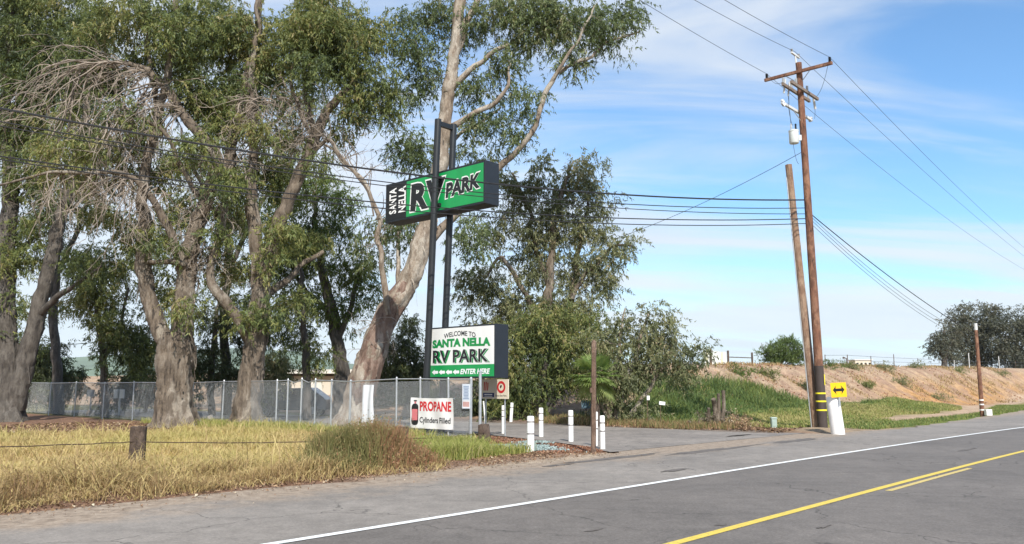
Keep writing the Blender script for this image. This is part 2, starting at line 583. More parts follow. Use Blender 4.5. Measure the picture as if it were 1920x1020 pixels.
def mark_structure(o):
    o['kind'] = 'structure'
    return o


# ------------------------------------------------------------------ ground
def axis(lo, hi, step, far, growth=1.35):
    a = list(np.arange(lo, hi + 1e-6, step))
    s, x = step, a[-1]
    while x < far:
        s *= growth
        x += s
        a.append(x)
    s, x = step, a[0]
    out = []
    while x > -far:
        s *= growth
        x -= s
        out.append(x)
    return np.array(out[::-1] + a)


def ground_colour(u, v):
    """albedo of what lies on the ground, by place"""
    n1 = fnoise(u * 0.35, v * 0.35, 21)
    n2 = fnoise(u * 1.1, v * 1.1, 31)
    n3 = fnoise(u * 0.12, v * 0.12, 41)
    straw, green = np.array((0.42, 0.31, 0.11)), np.array((0.085, 0.13, 0.03))
    red, tan = np.array((0.21, 0.125, 0.085)), np.array((0.395, 0.29, 0.20))
    orange, mul = np.array((0.43, 0.245, 0.105)), np.array((0.24, 0.115, 0.065))
    blue, grey = np.array((0.27, 0.34, 0.33)), np.array((0.19, 0.155, 0.13))
    yg = np.array((0.17, 0.18, 0.04))

    def lerp(c, d, f):
        return c * (1 - f[:, None]) + d * f[:, None]
    c = np.repeat(straw[None], len(u), 0)
    c = lerp(c, np.array((0.34, 0.29, 0.08)), sst(0.45, 0.65, n1) * 0.7)
    # bare earth and litter at the foot of the trees and along the road
    c = lerp(c, red, sst(28.5, 31.5, v + 3 * (n2 - 0.5)) * (u < 17.3))
    c = lerp(c, red, (1 - sst(12.3, 12.9, v + 0.8 * (n2 - 0.5))))
    c = lerp(c, np.array((0.40, 0.325, 0.25)), sst(8.0, 10.0, u + 2 * (n2 - .5)) * (1 - sst(11.9, 12.4, v + .5 * (n1 - .5))) * (u < 17.3))
    c = lerp(c, grey, (u > 17.3) * (u < 28.5) * sst(28.5, 28.0, u))
    c = lerp(c, grey, (u > 17.4) * (v > 18) * (u < 29) * 1.0)
    # park ground beyond the fence
    c = lerp(c, np.array((0.17, 0.16, 0.075)), (u > 17.3) * (u <= 29) * sst(30, 36, v))
    # island with mulch and gravel
    isl = ((u > 14.3) & (u < 19) & (v > 12.2) & (v < 20.5)).astype(float) * sst(14.3, 15.6, u + 1.2 * (n2 - .5))
    c = lerp(c, mul, isl * (u < 20))
    # the bank: tan earth, orange lower down, green growth at the near end
    right = sst(27.4, 29, u)
    cc = np.repeat(tan[None], len(u), 0)
    cc = lerp(cc, orange, sst(24.5, 19.5, v + 4 * (n1 - 0.5)) * sst(50, 74, u + 20 * (n3 - .5)))
    cc = lerp(cc, np.array((0.28, 0.185, 0.13)), sst(0.48, 0.62, n2) * 0.85)
    lim = green_lim(u, n1)
    gm = sst(0.9, -0.9, v - lim) * sst(72, 66, u)
    cc = lerp(cc, green, gm)
    cc = lerp(cc, yg, gm * sst(17.2, 15.0, v + 2.0 * (n1 - .5)) * 0.85)
    track = np.exp(-((v - track_v(u)) / 1.0) ** 2) * sst(37, 43, u)
    cc = lerp(cc, np.array((0.41, 0.30, 0.21)), np.clip(track * 1.4, 0, 1))
    verge = sst(0.2, -0.8, v - track_v(u) + 0.8 * (n1 - .5)) * sst(34, 37, u) * sst(10.4, 11.0, v)
    cc = lerp(cc, np.array((0.15, 0.18, 0.045)), verge * (1 - np.clip(track, 0, 1)))
    cc = lerp(cc, np.array((0.33, 0.25, 0.17)), sst(13.6, 12.4, v + 1.2 * (n2 - .5)) * sst(38, 33, u))
    # brush and leaf litter where the drive ends
    cc = lerp(cc, red, sst(29.2, 28.2, u + 1.2 * (n2 - .5)) * 0.9)
    c = lerp(c, cc, right)
    c *= (0.82 + 0.36 * n2)[:, None]
    return np.clip(c, 0.01, 0.8)


ua, va = axis(-14, 112, 0.42, 3200), axis(7, 50, 0.3, 3200)
UU, VV = np.meshgrid(ua, va, indexing='ij')
uf, vf = UU.ravel(), VV.ravel()
zf = terrain(uf, vf)
gx = EU.x * uf + EV.x * vf
gy = EU.y * uf + EV.y * vf
nu, nv = len(ua), len(va)
ii, jj = np.meshgrid(np.arange(nu - 1), np.arange(nv - 1), indexing='ij')
q = np.stack([ii * nv + jj, (ii + 1) * nv + jj, (ii + 1) * nv + jj + 1, ii * nv + jj + 1], -1).reshape(-1, 4)
gm_, N, L, B = new_mat('ground_earth')
at = N.new('ShaderNodeAttribute')
at.attribute_name = 'soil'
fn = nz(N, L, 9, 8, rough=0.75)
fm = nz(N, L, 1.6, 6, rough=0.65)
cl = mixc(N, L, 1.0, at.outputs['Color'], ramp(N, L, fn, [(0.25, (0.45, 0.45, 0.45)), (0.75, (1.5, 1.48, 1.45))]), 'MULTIPLY')
cl = mixc(N, L, 1.0, cl, ramp(N, L, fm, [(0.3, (0.75, 0.74, 0.72)), (0.7, (1.2, 1.2, 1.2))]), 'MULTIPLY')
L.new(cl, B.inputs['Base Color'])
B.inputs['Roughness'].default_value = 0.95
B.inputs['Specular IOR Level'].default_value = 0.15
bump(N, L, B, fn, 0.8, 0.08)
ground = raw_mesh('ground', np.stack([gx, gy, zf], -1), 4, gm_, idx=q)
ground.data.polygons.foreach_set('use_smooth', [True] * len(ground.data.polygons))
ca = ground.data.attributes.new('soil', 'FLOAT_COLOR', 'POINT')
gc = ground_colour(uf, vf)
ca.data.foreach_set('color', np.concatenate([gc, np.ones((len(gc), 1))], 1).astype(np.float32).ravel())
mark_structure(ground)


def asphalt(name, base, var=0.25, warm=(1, 1, 1), patch=0.2, dirt=None):
    m, N, L, B = new_mat(name)
    fine = nz(N, L, 24, 8, rough=0.85)
    mid = nz(N, L, 3.2, 6, rough=0.7)
    big = nz(N, L, 0.35, 5, rough=0.6)
    c = ramp(N, L, fine, [(0.3, tuple(base * w * (1 - var) for w in warm)), (0.5, tuple(base * w for w in warm)), (0.74, tuple(base * w * (1 + 1.6 * var) for w in warm))])
    c = mixc(N, L, 1.0, c, ramp(N, L, mid, [(0.32, (1 - patch,) * 3), (0.68, (1 + patch,) * 3)]), 'MULTIPLY')
    c = mixc(N, L, 1.0, c, ramp(N, L, big, [(0.35, (1 - patch, 1 - patch, 1 - patch)), (0.65, (1 + 0.6 * patch, 1 + 0.56 * patch, 1 + .5 * patch))]), 'MULTIPLY')
    # hairline cracks
    t = N.new('ShaderNodeTexCoord')
    vo = N.new('ShaderNodeTexVoronoi')
    vo.feature = 'DISTANCE_TO_EDGE'
    vo.inputs['Scale'].default_value = 0.42
    ad = N.new('ShaderNodeVectorMath')
    ns = N.new('ShaderNodeTexNoise')
    ns.inputs['Scale'].default_value = 1.4
    ns.inputs['Detail'].default_value = 5
    L.new(t.outputs['Object'], ns.inputs['Vector'])
    L.new(t.outputs['Object'], ad.inputs[0])
    L.new(ns.outputs['Color'], ad.inputs[1])
    L.new(ad.outputs[0], vo.inputs['Vector'])
    cr = ramp(N, L, vo.outputs['Distance'], [(0.0, (1, 1, 1)), (0.008, (0, 0, 0))])
    gate = ramp(N, L, nz(N, L, 0.25, 3), [(0.42, (0, 0, 0)), (0.52, (0.9, 0.9, 0.9))])
    k = mixc(N, L, 1.0, cr, gate, 'MULTIPLY')
    c = mixc(N, L, k, c, tuple(base * 0.35 * w for w in warm))
    if dirt:
        def dotp(vec):
            dn = N.new('ShaderNodeVectorMath')
            dn.operation = 'DOT_PRODUCT'
            L.new(t.outputs['Object'], dn.inputs[0])
            dn.inputs[1].default_value = vec
            return dn.outputs['Value']

        def mth(op, a, b_):
            q_ = N.new('ShaderNodeMath')
            q_.operation = op
            for i_, x_ in enumerate((a, b_)):
                if isinstance(x_, (int, float)):
                    q_.inputs[i_].default_value = x_
                else:
                    L.new(x_, q_.inputs[i_])
            return q_.outputs[0]
        vv = mth('ADD', dotp(EV), mth('MULTIPLY', mth('SUBTRACT', nz(N, L, 0.8, 7, rough=0.7), 0.5), 4.0))
        k1 = N.new('ShaderNodeMapRange')
        k1.interpolation_type = 'SMOOTHSTEP'
        k1.inputs['From Min'].default_value, k1.inputs['From Max'].default_value = dirt
        k1.inputs['To Max'].default_value = 1.0
        L.new(vv, k1.inputs['Value'])
        earth = ramp(N, L, nz(N, L, 6, 8, rough=0.8), [(0.34, (0.13, 0.098, 0.074)), (0.5, (0.28, 0.22, 0.165)), (0.66, (0.40, 0.33, 0.26))])
        c = mixc(N, L, k1.outputs[0], c, earth)
    L.new(c, B.inputs['Base Color'])
    B.inputs['Roughness'].default_value = 0.85
    B.inputs['Specular IOR Level'].default_value = 0.3
    bump(N, L, B, fine, 0.5, 0.008)
    return m


ASPH_LANE = asphalt('asphalt_lane', 0.13, 0.45, (1.12, 1.0, 0.90), 0.16)
ASPH_SHOULDER = asphalt('asphalt_shoulder', 0.205, 0.34, (1.09, 0.98, 0.87), 0.18, dirt=(9.9, 11.3))
ASPH_DRIVE = asphalt('asphalt_drive', 0.205, 0.32, (1.10, 0.98, 0.87), 0.24)


def bend(u):                                             # the road bears gently right beyond the entrance
    uu = np.clip(u, 14, 46)
    return -0.0010 * (uu - 14) ** 2 - (np.clip(u, 46, None) - 46) * 0.0 


def strip(name, mat, us, v0, v1, z, parent=None, jag=0.0, seed=0, nv_=2):
    us = np.asarray(us, float)
    a = np.array([v0(x) if callable(v0) else v0 for x in us])
    b = np.array([v1(x) if callable(v1) else v1 for x in us])
    if jag:
        b = b + jag * 2 * (fnoise(us * 0.9, us * 0 + seed, 50 + seed) - 0.5) + jag * (fnoise(us * 3.1, us * 0 + seed, 60 + seed) - 0.5)
    m = MB()
    vs, fs = [], []
    for i, x in enumerate(us):
        vs += [W(x, a[i], z), W(x, b[i], z)]
    for i in range(len(us) - 1):
        fs.append((2 * i, 2 * i + 2, 2 * i + 3, 2 * i + 1))
    m.add(vs, fs)
    o = m.build(name, mat, parent)
    return mark_structure(o)


U_ROAD = np.concatenate([np.arange(-60, 80, 0.5), np.arange(80, 900, 20)])


def vb(v):
    return lambda x: v + float(bend(np.array(x)))


def edge_v(x):                                           # far edge of the pavement
    x = float(x)
    if x < 17.5:
        return 11.75 + 0.25 * math.sin(x * 0.35)
    if x < 27.5:
        return 12.3
    return 10.35 + 0.05 * max(0, min(x - 34, 40)) + (12.0 - 10.35) * max(0, 1 - (x - 27.5) / 6)


road = strip('road', ASPH_LANE, U_ROAD, vb(-8.0), vb(7.78), 0.0)
shoulder = strip('road_shoulder', ASPH_SHOULDER, U_ROAD, vb(7.78), edge_v, 0.0, jag=0.35, seed=2)
drive_us = np.arange(17.6, 28.01, 0.4)


def drive_poly():
    m = MB()
    near = [(17.0, 12.0), (17.3, 12.6), (18.2, 13.8), (19.4, 16.2), (20.2, 18.6), (20.6, 21), (20.2, 26), (20.0, 32), (20.0, 60)]
    far = [(30.5, 11.8), (28.6, 12.8), (27.9, 14.5), (27.6, 16.5), (27.4, 19), (27.2, 22), (27.1, 26), (27.0, 32), (27.0, 60)]
    vs, fs = [], []
    for a, b in zip(near, far):
        for k in range(6):
            t = k / 5
            vs.append(W(a[0] * (1 - t) + b[0] * t + (random.uniform(-.12, .12) if k in (0, 5) else 0), a[1] * (1 - t) + b[1] * t, 0.006))
    for i in range(len(near) - 1):
        for k in range(5):
            j = i * 6 + k
            fs.append((j, j + 1, j + 7, j + 6))
    return m.add(vs, fs).build('driveway', ASPH_DRIVE)


mark_structure(drive_poly())

mk_white = plain('road_paint_white', (0.72, 0.72, 0.70), 0.7, 0, 0.08, 12, wear=((0.26, 0.25, 0.23), 0.58))
mk_yellow = plain('road_paint_yellow', (0.62, 0.46, 0.07), 0.7, 0, 0.15, 12, wear=((0.24, 0.2, 0.12), 0.57))
mk_pale = plain('road_paint_worn_yellow', (0.52, 0.40, 0.14), 0.8, 0, 0.15, 12, wear=((0.16, 0.14, 0.1), 0.56))
strip('edge_line_marking', mk_white, U_ROAD, vb(7.6), vb(7.73), 0.008, road)
strip('centre_line_marking', mk_yellow, U_ROAD, vb(4.56), vb(4.685), 0.005, road)
strip('dashed_centre_marking', mk_pale, np.arange(13.6, 18.6, 0.4), vb(4.36), vb(4.46), 0.005, road)
strip('dashed_centre_marking', mk_pale, np.arange(28.2, 32.2, 0.4), vb(4.36), vb(4.46), 0.005, road)

TAR = plain('damp_patch', (0.115, 0.10, 0.088), 0.9, 0, 0.35, 4)
DIRT_SKIM = plain('dirt_skim', (0.255, 0.21, 0.165), 0.95, 0, 0.3, 3, bmp=0.3)


def blotch(name, mat, u, v, ru, rv, z, seed, n=28, k=0.35):
    m = MB()
    pts = []
    for i in range(n):
        a = 2 * math.pi * i / n
        r = 1 + k * (mnoise.noise(Vector((math.cos(a) * 1.7, math.sin(a) * 1.7, seed))) + 0.6 * mnoise.noise(Vector((math.cos(a) * 5, math.sin(a) * 5, seed))))
        pts.append(W(u + ru * r * math.cos(a), v + rv * r * math.sin(a), z))
    m.add([W(u, v, z)] + pts, [(0, i + 1, (i + 1) % n + 1) for i in range(n)])
    return mark_structure(m.build(name, mat))


for nm_, px, py, ru, rv, sd in (('pavement_stain', 1497, 826, 1.5, 0.22, 1), ('pavement_stain', 1345, 843, 2.2, 0.16, 2), ('pavement_stain', 1150, 859, 1.9, 0.14, 3),
                                ('pavement_stain', 1040, 873, 0.42, 0.12, 4), ('pavement_stain', 1385, 817, 0.9, 0.12, 5), ('pavement_stain', 1352, 984, 0.12, 0.05, 6), ('pavement_stain', 1115, 994, 0.14, 0.04, 7), ('pavement_stain', 1815, 843, 0.9, 0.06, 8), ('pavement_stain', 1545, 988, 0.16, 0.04, 9), ('pavement_stain', 1265, 882, 0.5, 0.09, 10)):
    u_, v_ = UV(G(px, py))
    blotch(nm_, TAR, u_, v_, ru, rv, 0.003 + 0.0006 * sd, sd, 40, 0.75)
# the drain cover hole on the shoulder
pc = G(1403 - 55, 985)

# distant hills
m = MB()
hv, hf = [], []
nx_ = 90
for i in range(nx_ + 1):
    x = -3600 + 4200 * i / nx_
    h = 120 + 80 * mnoise.fractal(Vector((x * 0.0011, 0.3, 0)), 0.9, 2.0, 5)
    h *= min(1, max(0.0, (600 - x) / 1500))
    for k, (yy, hh) in enumerate(((2600, 0.0), (2900, 0.45 * h + 20 * mnoise.noise(Vector((x * 0.004, 3, 0)))), (3300, h), (4200, 0.2 * h))):
        hv.append((x, yy + 200 * mnoise.noise(Vector((x * 0.001, yy * 0.001, 5))), hh - 2))
for i in range(nx_):
    for k in range(3):
        a = i * 4 + k
        hf.append((a, a + 4, a + 5, a + 1))
hills = mark_structure(m.add(hv, hf).build('hills', plain('hill_grass_hazy', (0.11, 0.155, 0.085), 0.95, 0, 0.25, 0.004), smooth=True))  # part of the haze is put into the muted, bluish base green


# the air between here and the hills
hz = bpy.data.materials.new('air')
hz.use_nodes = True
hz.node_tree.nodes.clear()
ho = hz.node_tree.nodes.new('ShaderNodeOutputMaterial')
hp = hz.node_tree.nodes.new('ShaderNodeVolumePrincipled')
hp.inputs['Color'].default_value = (0.84, 0.92, 1.0, 1)
hp.inputs['Density'].default_value = 0.00007
hz.node_tree.links.new(hp.outputs[0], ho.inputs['Volume'])
haze = MB().obox((-7000, -7000, -4), (14000, 0, 0), (0, 14000, 0), (0, 0, 250)).build('haze', hz)
haze['kind'] = 'stuff'


# ------------------------------------------------------------------ plants: blades, leaves, trees
def unit(a):
    return a / np.maximum(np.linalg.norm(a, axis=1, keepdims=True), 1e-9)


def blades(name, pos, h, wdt, lean, tint, mat, kind='stuff'):
    n = len(pos)
    ang = rng.uniform(0, 2 * np.pi, n)
    side = np.stack([np.cos(ang), np.sin(ang), np.zeros(n)], 1)
    la = rng.uniform(0, 2 * np.pi, n)
    ld = np.stack([np.cos(la), np.sin(la), np.zeros(n)], 1)
    ln = (lean * rng.random(n) * h)[:, None]
    w = (wdt * (0.6 + 0.8 * rng.random(n)))[:, None]
    mid = pos + ld * ln * 0.35 + np.array([0, 0, 1.0]) * (h * 0.58)[:, None]
    tip = pos + ld * ln + np.array([0, 0, 1.0]) * (h * (1 - 0.25 * lean * rng.random(n)))[:, None]
    v = np.stack([pos - side * w * 0.5, pos + side * w * 0.5, mid + side * w * 0.45, tip, mid - side * w * 0.45], 1)
    quad = v[:, [0, 1, 2, 4]]
    tri = v[:, [4, 2, 3]]
    # one quad + a tip quad (degenerate free: use triangles only)
    t1 = v[:, [0, 1, 2]]
    t2 = v[:, [0, 2, 4]]
    allv = np.stack([t1, t2, tri], 1).reshape(-1, 3)
    o = raw_mesh(name, allv, 3, mat, tint=np.repeat(tint, 3))
    o['kind'] = kind
    return o


def scatter(n, u0, u1, v0, v1, keep):
    u = rng.uniform(u0, u1, n)
    v = rng.uniform(v0, v1, n)
    k = keep(u, v)
    u, v = u[k], v[k]
    z = terrain(u, v)
    return u, v, np.stack([EU.x * u + EV.x * v, EU.y * u + EV.y * v, z], 1)


# dry grass of the verge and the field
def dry_keep(u, v):
    e = 12.15 + 0.35 * (fnoise(u * 0.8, v * 0.2, 71) - 0.4)
    return (v > e) & (u < 16.9) & (u > 0.27 * v - 1.5) & ~((u > 11.5 + 0.5 * np.sin(3 * v)) & (v < 16.2)) & ~((u > 14.6) & (v < 20.5)) & (rng.random(len(u)) < 0.08 + 0.92 * sst(0.30, 0.58, fnoise(u * 1.0, v * 1.0, 72))) & (v < 30 + 4 * (fnoise(u * .5, v * .5, 73) - .5))


u, v, p = scatter(330000, -2, 17, 12, 32.5, dry_keep)
front = sst(15.5, 12.2, v)
h = (0.07 + 0.10 * rng.random(len(u)) + 0.26 * front * rng.random(len(u)) * sst(0.25, 0.6, fnoise(u * .7, v * .7, 76))) * (0.25 + 1.5 * sst(0.25, 0.75, fnoise(u * 1.3, v * 1.3, 74)))
t = np.clip(0.60 + 0.17 * rng.standard_normal(len(u)) + 1.1 * (fnoise(u * 0.45, v * 0.45, 75) - 0.48) + 0.4 * (fnoise(u * 1.6, v * 1.6, 70) - 0.5) + 0.12 * sst(19, 24, v) - 0.42 * front * sst(14, 12, v), 0, 1)
h = h * (1 + 1.6 * (rng.random(len(u)) < 0.035))
blades('dry_grass', p, h, 0.011 + 0.006 * (v > 16), 1.2, t, GRASS_DRY)


# fringe of straw leaning over the road edge
u, v, p = scatter(42000, 0, 11.6, 11.75, 13.9, lambda u, v: (v > 11.95 + 0.5 * (fnoise(u * 1.3, v * 0, 77) - 0.5)) & (rng.random(len(u)) < 1.5 * fnoise(u * 1.4, v * 1.4, 78) - 0.2))
h = 0.10 + 0.60 * rng.random(len(u)) * sst(0.3, 0.7, fnoise(u * 1.2, v * 1.2, 79)) * (0.25 + 0.75 * sst(10.0, 7.8, u))
blades('straw_fringe', p, h, 0.012, 2.0, np.clip(0.42 + 0.24 * rng.standard_normal(len(u)), 0, 0.85), GRASS_DRY)

# tall weeds
wc = [(9.45, 13.1, 0.85), (9.7, 12.95, 0.95), (9.95, 12.8, 1.0), (10.2, 12.7, 0.95), (10.4, 12.6, 0.85), (9.9, 13.2, .9), (9.05, 12.9, .4), (10.8, 12.5, .5), (9.3, 12.6, .4), (11.2, 12.6, .3), (10.5, 12.9, .8), (10.0, 12.6, 1.05)]
weeds_root = thing('weed_bush', 'tall bush of olive and rust brown weeds leaning over the road edge', 'weeds', W(10.2, 13.2, ground_at(W(10.2, 13.2))))
ps, hs, ts = [], [], []
for cu_, cv_, hh in wc:
    n = int(2600 * hh)
    uu = cu_ + 0.21 * rng.standard_normal(n)
    vv = np.maximum(cv_ + 0.26 * rng.standard_normal(n), 12.25)
    ps.append(np.stack([EU.x * uu + EV.x * vv, EU.y * uu + EV.y * vv, terrain(uu, vv)], 1))
    d = np.hypot((uu - cu_) / 0.21, (vv - cv_) / 0.26)
    hs.append(hh * (0.25 + 0.75 * rng.random(n) ** 0.8) * np.where(d < 2.2, 1.0, 0.5) * (0.7 + 0.5 * vnoise(uu * 6, vv * 6, 5)))
    ts.append(np.clip(0.34 + 0.22 * rng.standard_normal(n) + 0.5 * sst(9.6, 10.2, uu) * (0.5 + rng.random(n)), 0, 1))
o = blades('weed_stems', np.concatenate(ps), np.concatenate(hs), 0.012, 0.42, np.concatenate(ts), WEED_MAT)
del o['kind']
o.data.transform(Matrix.Translation(-weeds_root.location))
o.parent = weeds_root
# small leaves on the weeds
pp = np.concatenate(ps)
sel = rng.integers(0, len(pp), 15000)
q_ = pp[sel] + np.stack([0.1 * rng.standard_normal(15000), 0.1 * rng.standard_normal(15000), np.concatenate(hs)[sel] * rng.uniform(0.25, 1.0, 15000)], 1)
d_ = unit(rng.standard_normal((15000, 3)) + np.array([0, 0, 0.5]))
s_ = unit(np.cross(d_, rng.standard_normal((15000, 3))))
ll = rng.uniform(0.03, 0.07, (15000, 1))
vv_ = np.stack([q_, q_ + d_ * ll * 0.5 + s_ * ll * 0.2, q_ + d_ * ll, q_ + d_ * ll * 0.5 - s_ * ll * 0.2], 1).reshape(-1, 3)
raw_mesh('weed_leaves', vv_, 4, WEED_MAT, weeds_root, tint=np.clip(np.concatenate(ts)[sel] + 0.15 * rng.standard_normal(15000), 0, 1))

# green grass by the banner
u, v, p = scatter(60000, 11.6, 16.6, 12.3, 16.2, lambda u, v: (v > 12.45 + 0.6 * (fnoise(u, v * 0, 81) - .5)) & (u + 0.35 * rng.standard_normal(len(u)) < 14.2 + 0.55 * np.clip(v - 13.6, 0, 4)) & (rng.random(len(u)) < 0.4 + fnoise(u * 1.2, v * 1.2, 82)))
h = (0.12 + 0.25 * rng.random(len(u))) * (0.5 + 0.9 * fnoise(u * 0.9, v * 0.9, 83))
blades('green_grass', p, h, 0.013, 0.9, np.clip(0.6 + 0.26 * rng.standard_normal(len(u)), 0, 1), GRASS_GREEN)

# grass and weeds along the foot of the fence
u, v, p = scatter(30000, 16.0, 17.5, 18, 36, lambda u, v: rng.random(len(u)) < 1.6 * fnoise(u * 0.9, v * 0.6, 85) - 0.25)
h = 0.10 + 0.30 * rng.random(len(u))
blades('fence_grass', p, h, 0.016, 0.9, np.clip(0.75 + 0.25 * rng.standard_normal(len(u)), 0, 1), GRASS_GREEN)

# the green field below the bank, and the verge


def field_keep(u, v):
    n1 = fnoise(u * 0.35, v * 0.35, 21)
    n3 = fnoise(u * 0.12, v * 0.12, 41)
    lim = green_lim(u, n1)
    track = np.abs(v - track_v(u)) / (0.9 + 0.3 * np.sin(u * .7))
    ok = (v < lim) & (u < 80) & ((track > 1) | (u < 41)) & (v > 12.8 + 0.9 * (fnoise(u * .8, v * .8, 88) - .5)) & (u > 30.5 + 0.4 * np.sin(v))
    return ok & (rng.random(len(u)) < 0.35 + fnoise(u * 0.7, v * 0.7, 86))


u, v, p = scatter(190000, 28, 80, 12, 26, field_keep)
tall = sst(16.5, 18.5, v)
h = 0.08 + 0.10 * rng.random(len(u)) + tall * 0.55 * rng.random(len(u)) * sst(0.35, 0.65, fnoise(u * 0.35, v * 0.5, 87))
t = np.clip(0.42 + 0.2 * rng.standard_normal(len(u)) + 0.42 * (1 - tall) + 0.6 * (fnoise(u * .25, v * .25, 89) - .5), 0, 1)
blades('field_grass', p, h, 0.03, 0.9, t, FIELD_GREEN)
u, v, p = scatter(60000, 33, 78, 10.4, 15, lambda u, v: (v > edge_v(40) + 0.05 * np.clip(u - 40, 0, 34) + 0.25 + 0.5 * (fnoise(u * .8, v * 0, 91) - .5)) & ((v < track_v(u) - .8) | (u < 40)) & (rng.random(len(u)) < 0.3 + fnoise(u * .8, v * .8, 92)))
blades('verge_grass', p, 0.06 + 0.13 * rng.random(len(u)), 0.025, 0.9, np.clip(0.6 + 0.22 * rng.standard_normal(len(u)), 0, 1), FIELD_GREEN)
# dry tufts on the bank
u, v, p = scatter(60000, 36, 120, 18.5, 27, lambda u, v: rng.random(len(u)) < np.clip(3.0 * fnoise(u * .45, v * .8, 95) - 1.45, 0, 1))
blades('bank_tufts', p, 0.06 + 0.22 * rng.random(len(u)), 0.04, 1.2, np.clip(0.25 + 0.22 * rng.standard_normal(len(u)), 0, 0.8), GRASS_DRY)


def chips(name, pos, size, mat, tint, flat=0.35):
    n = len(pos)
    a = unit(rng.standard_normal((n, 3)) * np.array([1, 1, flat]))
    b = unit(np.cross(a, rng.standard_normal((n, 3)) * np.array([flat, flat, 1])))
    l = (size * rng.uniform(0.5, 1.6, n))[:, None]
    w = l * rng.uniform(0.25, 0.6, (n, 1))
    c = pos + np.array([0, 0, 0.012])
    v = np.stack([c - a * l / 2, c + b * w / 2 + np.array([0, 0, .012]), c + a * l / 2, c - b * w / 2 + np.array([0, 0, .008])], 1).reshape(-1, 3)
    o = raw_mesh(name, v, 4, mat, tint=tint)
    o['kind'] = 'stuff'
    return o


u, v, p = scatter(30000, -1, 16.5, 11.2, 13.4, lambda u, v: (rng.random(len(u)) < np.exp(-((v - 12.25) / 0.4) ** 2) * 1.3 * fnoise(u * 1.1, v * 1.1, 97)))
p[:, 2] = np.maximum(p[:, 2], 0.012)
chips('leaf_litter', p, 0.05, LITTER, np.clip(0.5 + 0.25 * rng.standard_normal(len(u)), 0, 1))
u, v, p = scatter(26000, 3, 17, 23.5, 38, lambda u, v: rng.random(len(u)) < sst(28, 31, v) * 1.2 * fnoise(u, v, 99))
chips('bark_litter', p, 0.11, LITTER, np.clip(0.4 + 0.25 * rng.standard_normal(len(u)), 0, 1))
u, v, p = scatter(22000, 14.8, 20.2, 12.3, 20, lambda u, v: (u < np.interp(v, [12, 13.8, 16.2, 18.6, 21], [17.0, 18.1, 19.3, 20.0, 20.5])) & (rng.random(len(u)) < .85))
chips('wood_mulch', p, 0.055, MULCH, np.clip(0.5 + 0.25 * rng.standard_normal(len(u)), 0, 1), 0.6)
g1, g2 = G(968, 846), G(1002, 838)
gp = []
for gc_, n in ((g1, 9000), (g2, 1500)):
    s = (0.62, 0.75) if n > 3000 else (0.3, 0.35)
    gu, gv = UV(gc_)
    uu, vv = gu + s[0] * rng.standard_normal(n) * .55, gv + s[1] * rng.standard_normal(n) * .6
    gp.append(np.stack([EU.x * uu + EV.x * vv, EU.y * uu + EV.y * vv, terrain(uu, vv) + 0.02 + 0.06 * np.exp(-((uu - gu) ** 2 + (vv - gv) ** 2) / .5)], 1))
gp = np.concatenate(gp)
chips('blue_gravel', gp, 0.055, GRAVEL, np.clip(0.5 + 0.22 * rng.standard_normal(len(gp)), 0, 1), 1.0)
u, v, p = scatter(5000, 27.6, 29.6, 12.5, 21, lambda u, v: rng.random(len(u)) < 1.5 * fnoise(u, v, 101) - .1)
chips('twig_litter', p, 0.12, LITTER, np.clip(0.35 + 0.25 * rng.standard_normal(len(u)), 0, 1), 0.5)
u, v, p = scatter(9000, 40, 118, 18.2, 26, lambda u, v: rng.random(len(u)) < np.clip(2.6 * fnoise(u * .35, v * .6, 131) - 1.0, 0, 1))
chips('earth_clods', p, 0.16, MULCH, np.clip(0.72 + 0.2 * rng.standard_normal(len(u)), 0, 1), 1.0)
u, v, p = scatter(3000, 0, 17, 10.2, 12.2, lambda u, v: rng.random(len(u)) < np.exp(-((v - 12.0) / 0.8) ** 2) * .8)
p[:, 2] = 0.004
chips('road_grit', p, 0.03, LITTER, np.clip(0.55 + 0.25 * rng.standard_normal(len(u)), 0, 1))


# trees ---------------------------------------------------------------------
def catmull(pts, step):
    P = [np.array(p, float) for p in pts]
    P = [2 * P[0] - P[1]] + P + [2 * P[-1] - P[-2]]
    out = []
    for i in range(1, len(P) - 2):
        n = max(1, int(np.linalg.norm(P[i + 1][:3] - P[i][:3]) / step))
        for k in range(n):
            t = k / n
            out.append(0.5 * (2 * P[i] + (P[i + 1] - P[i - 1]) * t + (2 * P[i - 1] - 5 * P[i] + 4 * P[i + 1] - P[i + 2]) * t * t + (3 * P[i] - P[i - 1] - 3 * P[i + 1] + P[i + 2]) * t ** 3))
    out.append(P[-2])
    return np.array(out)


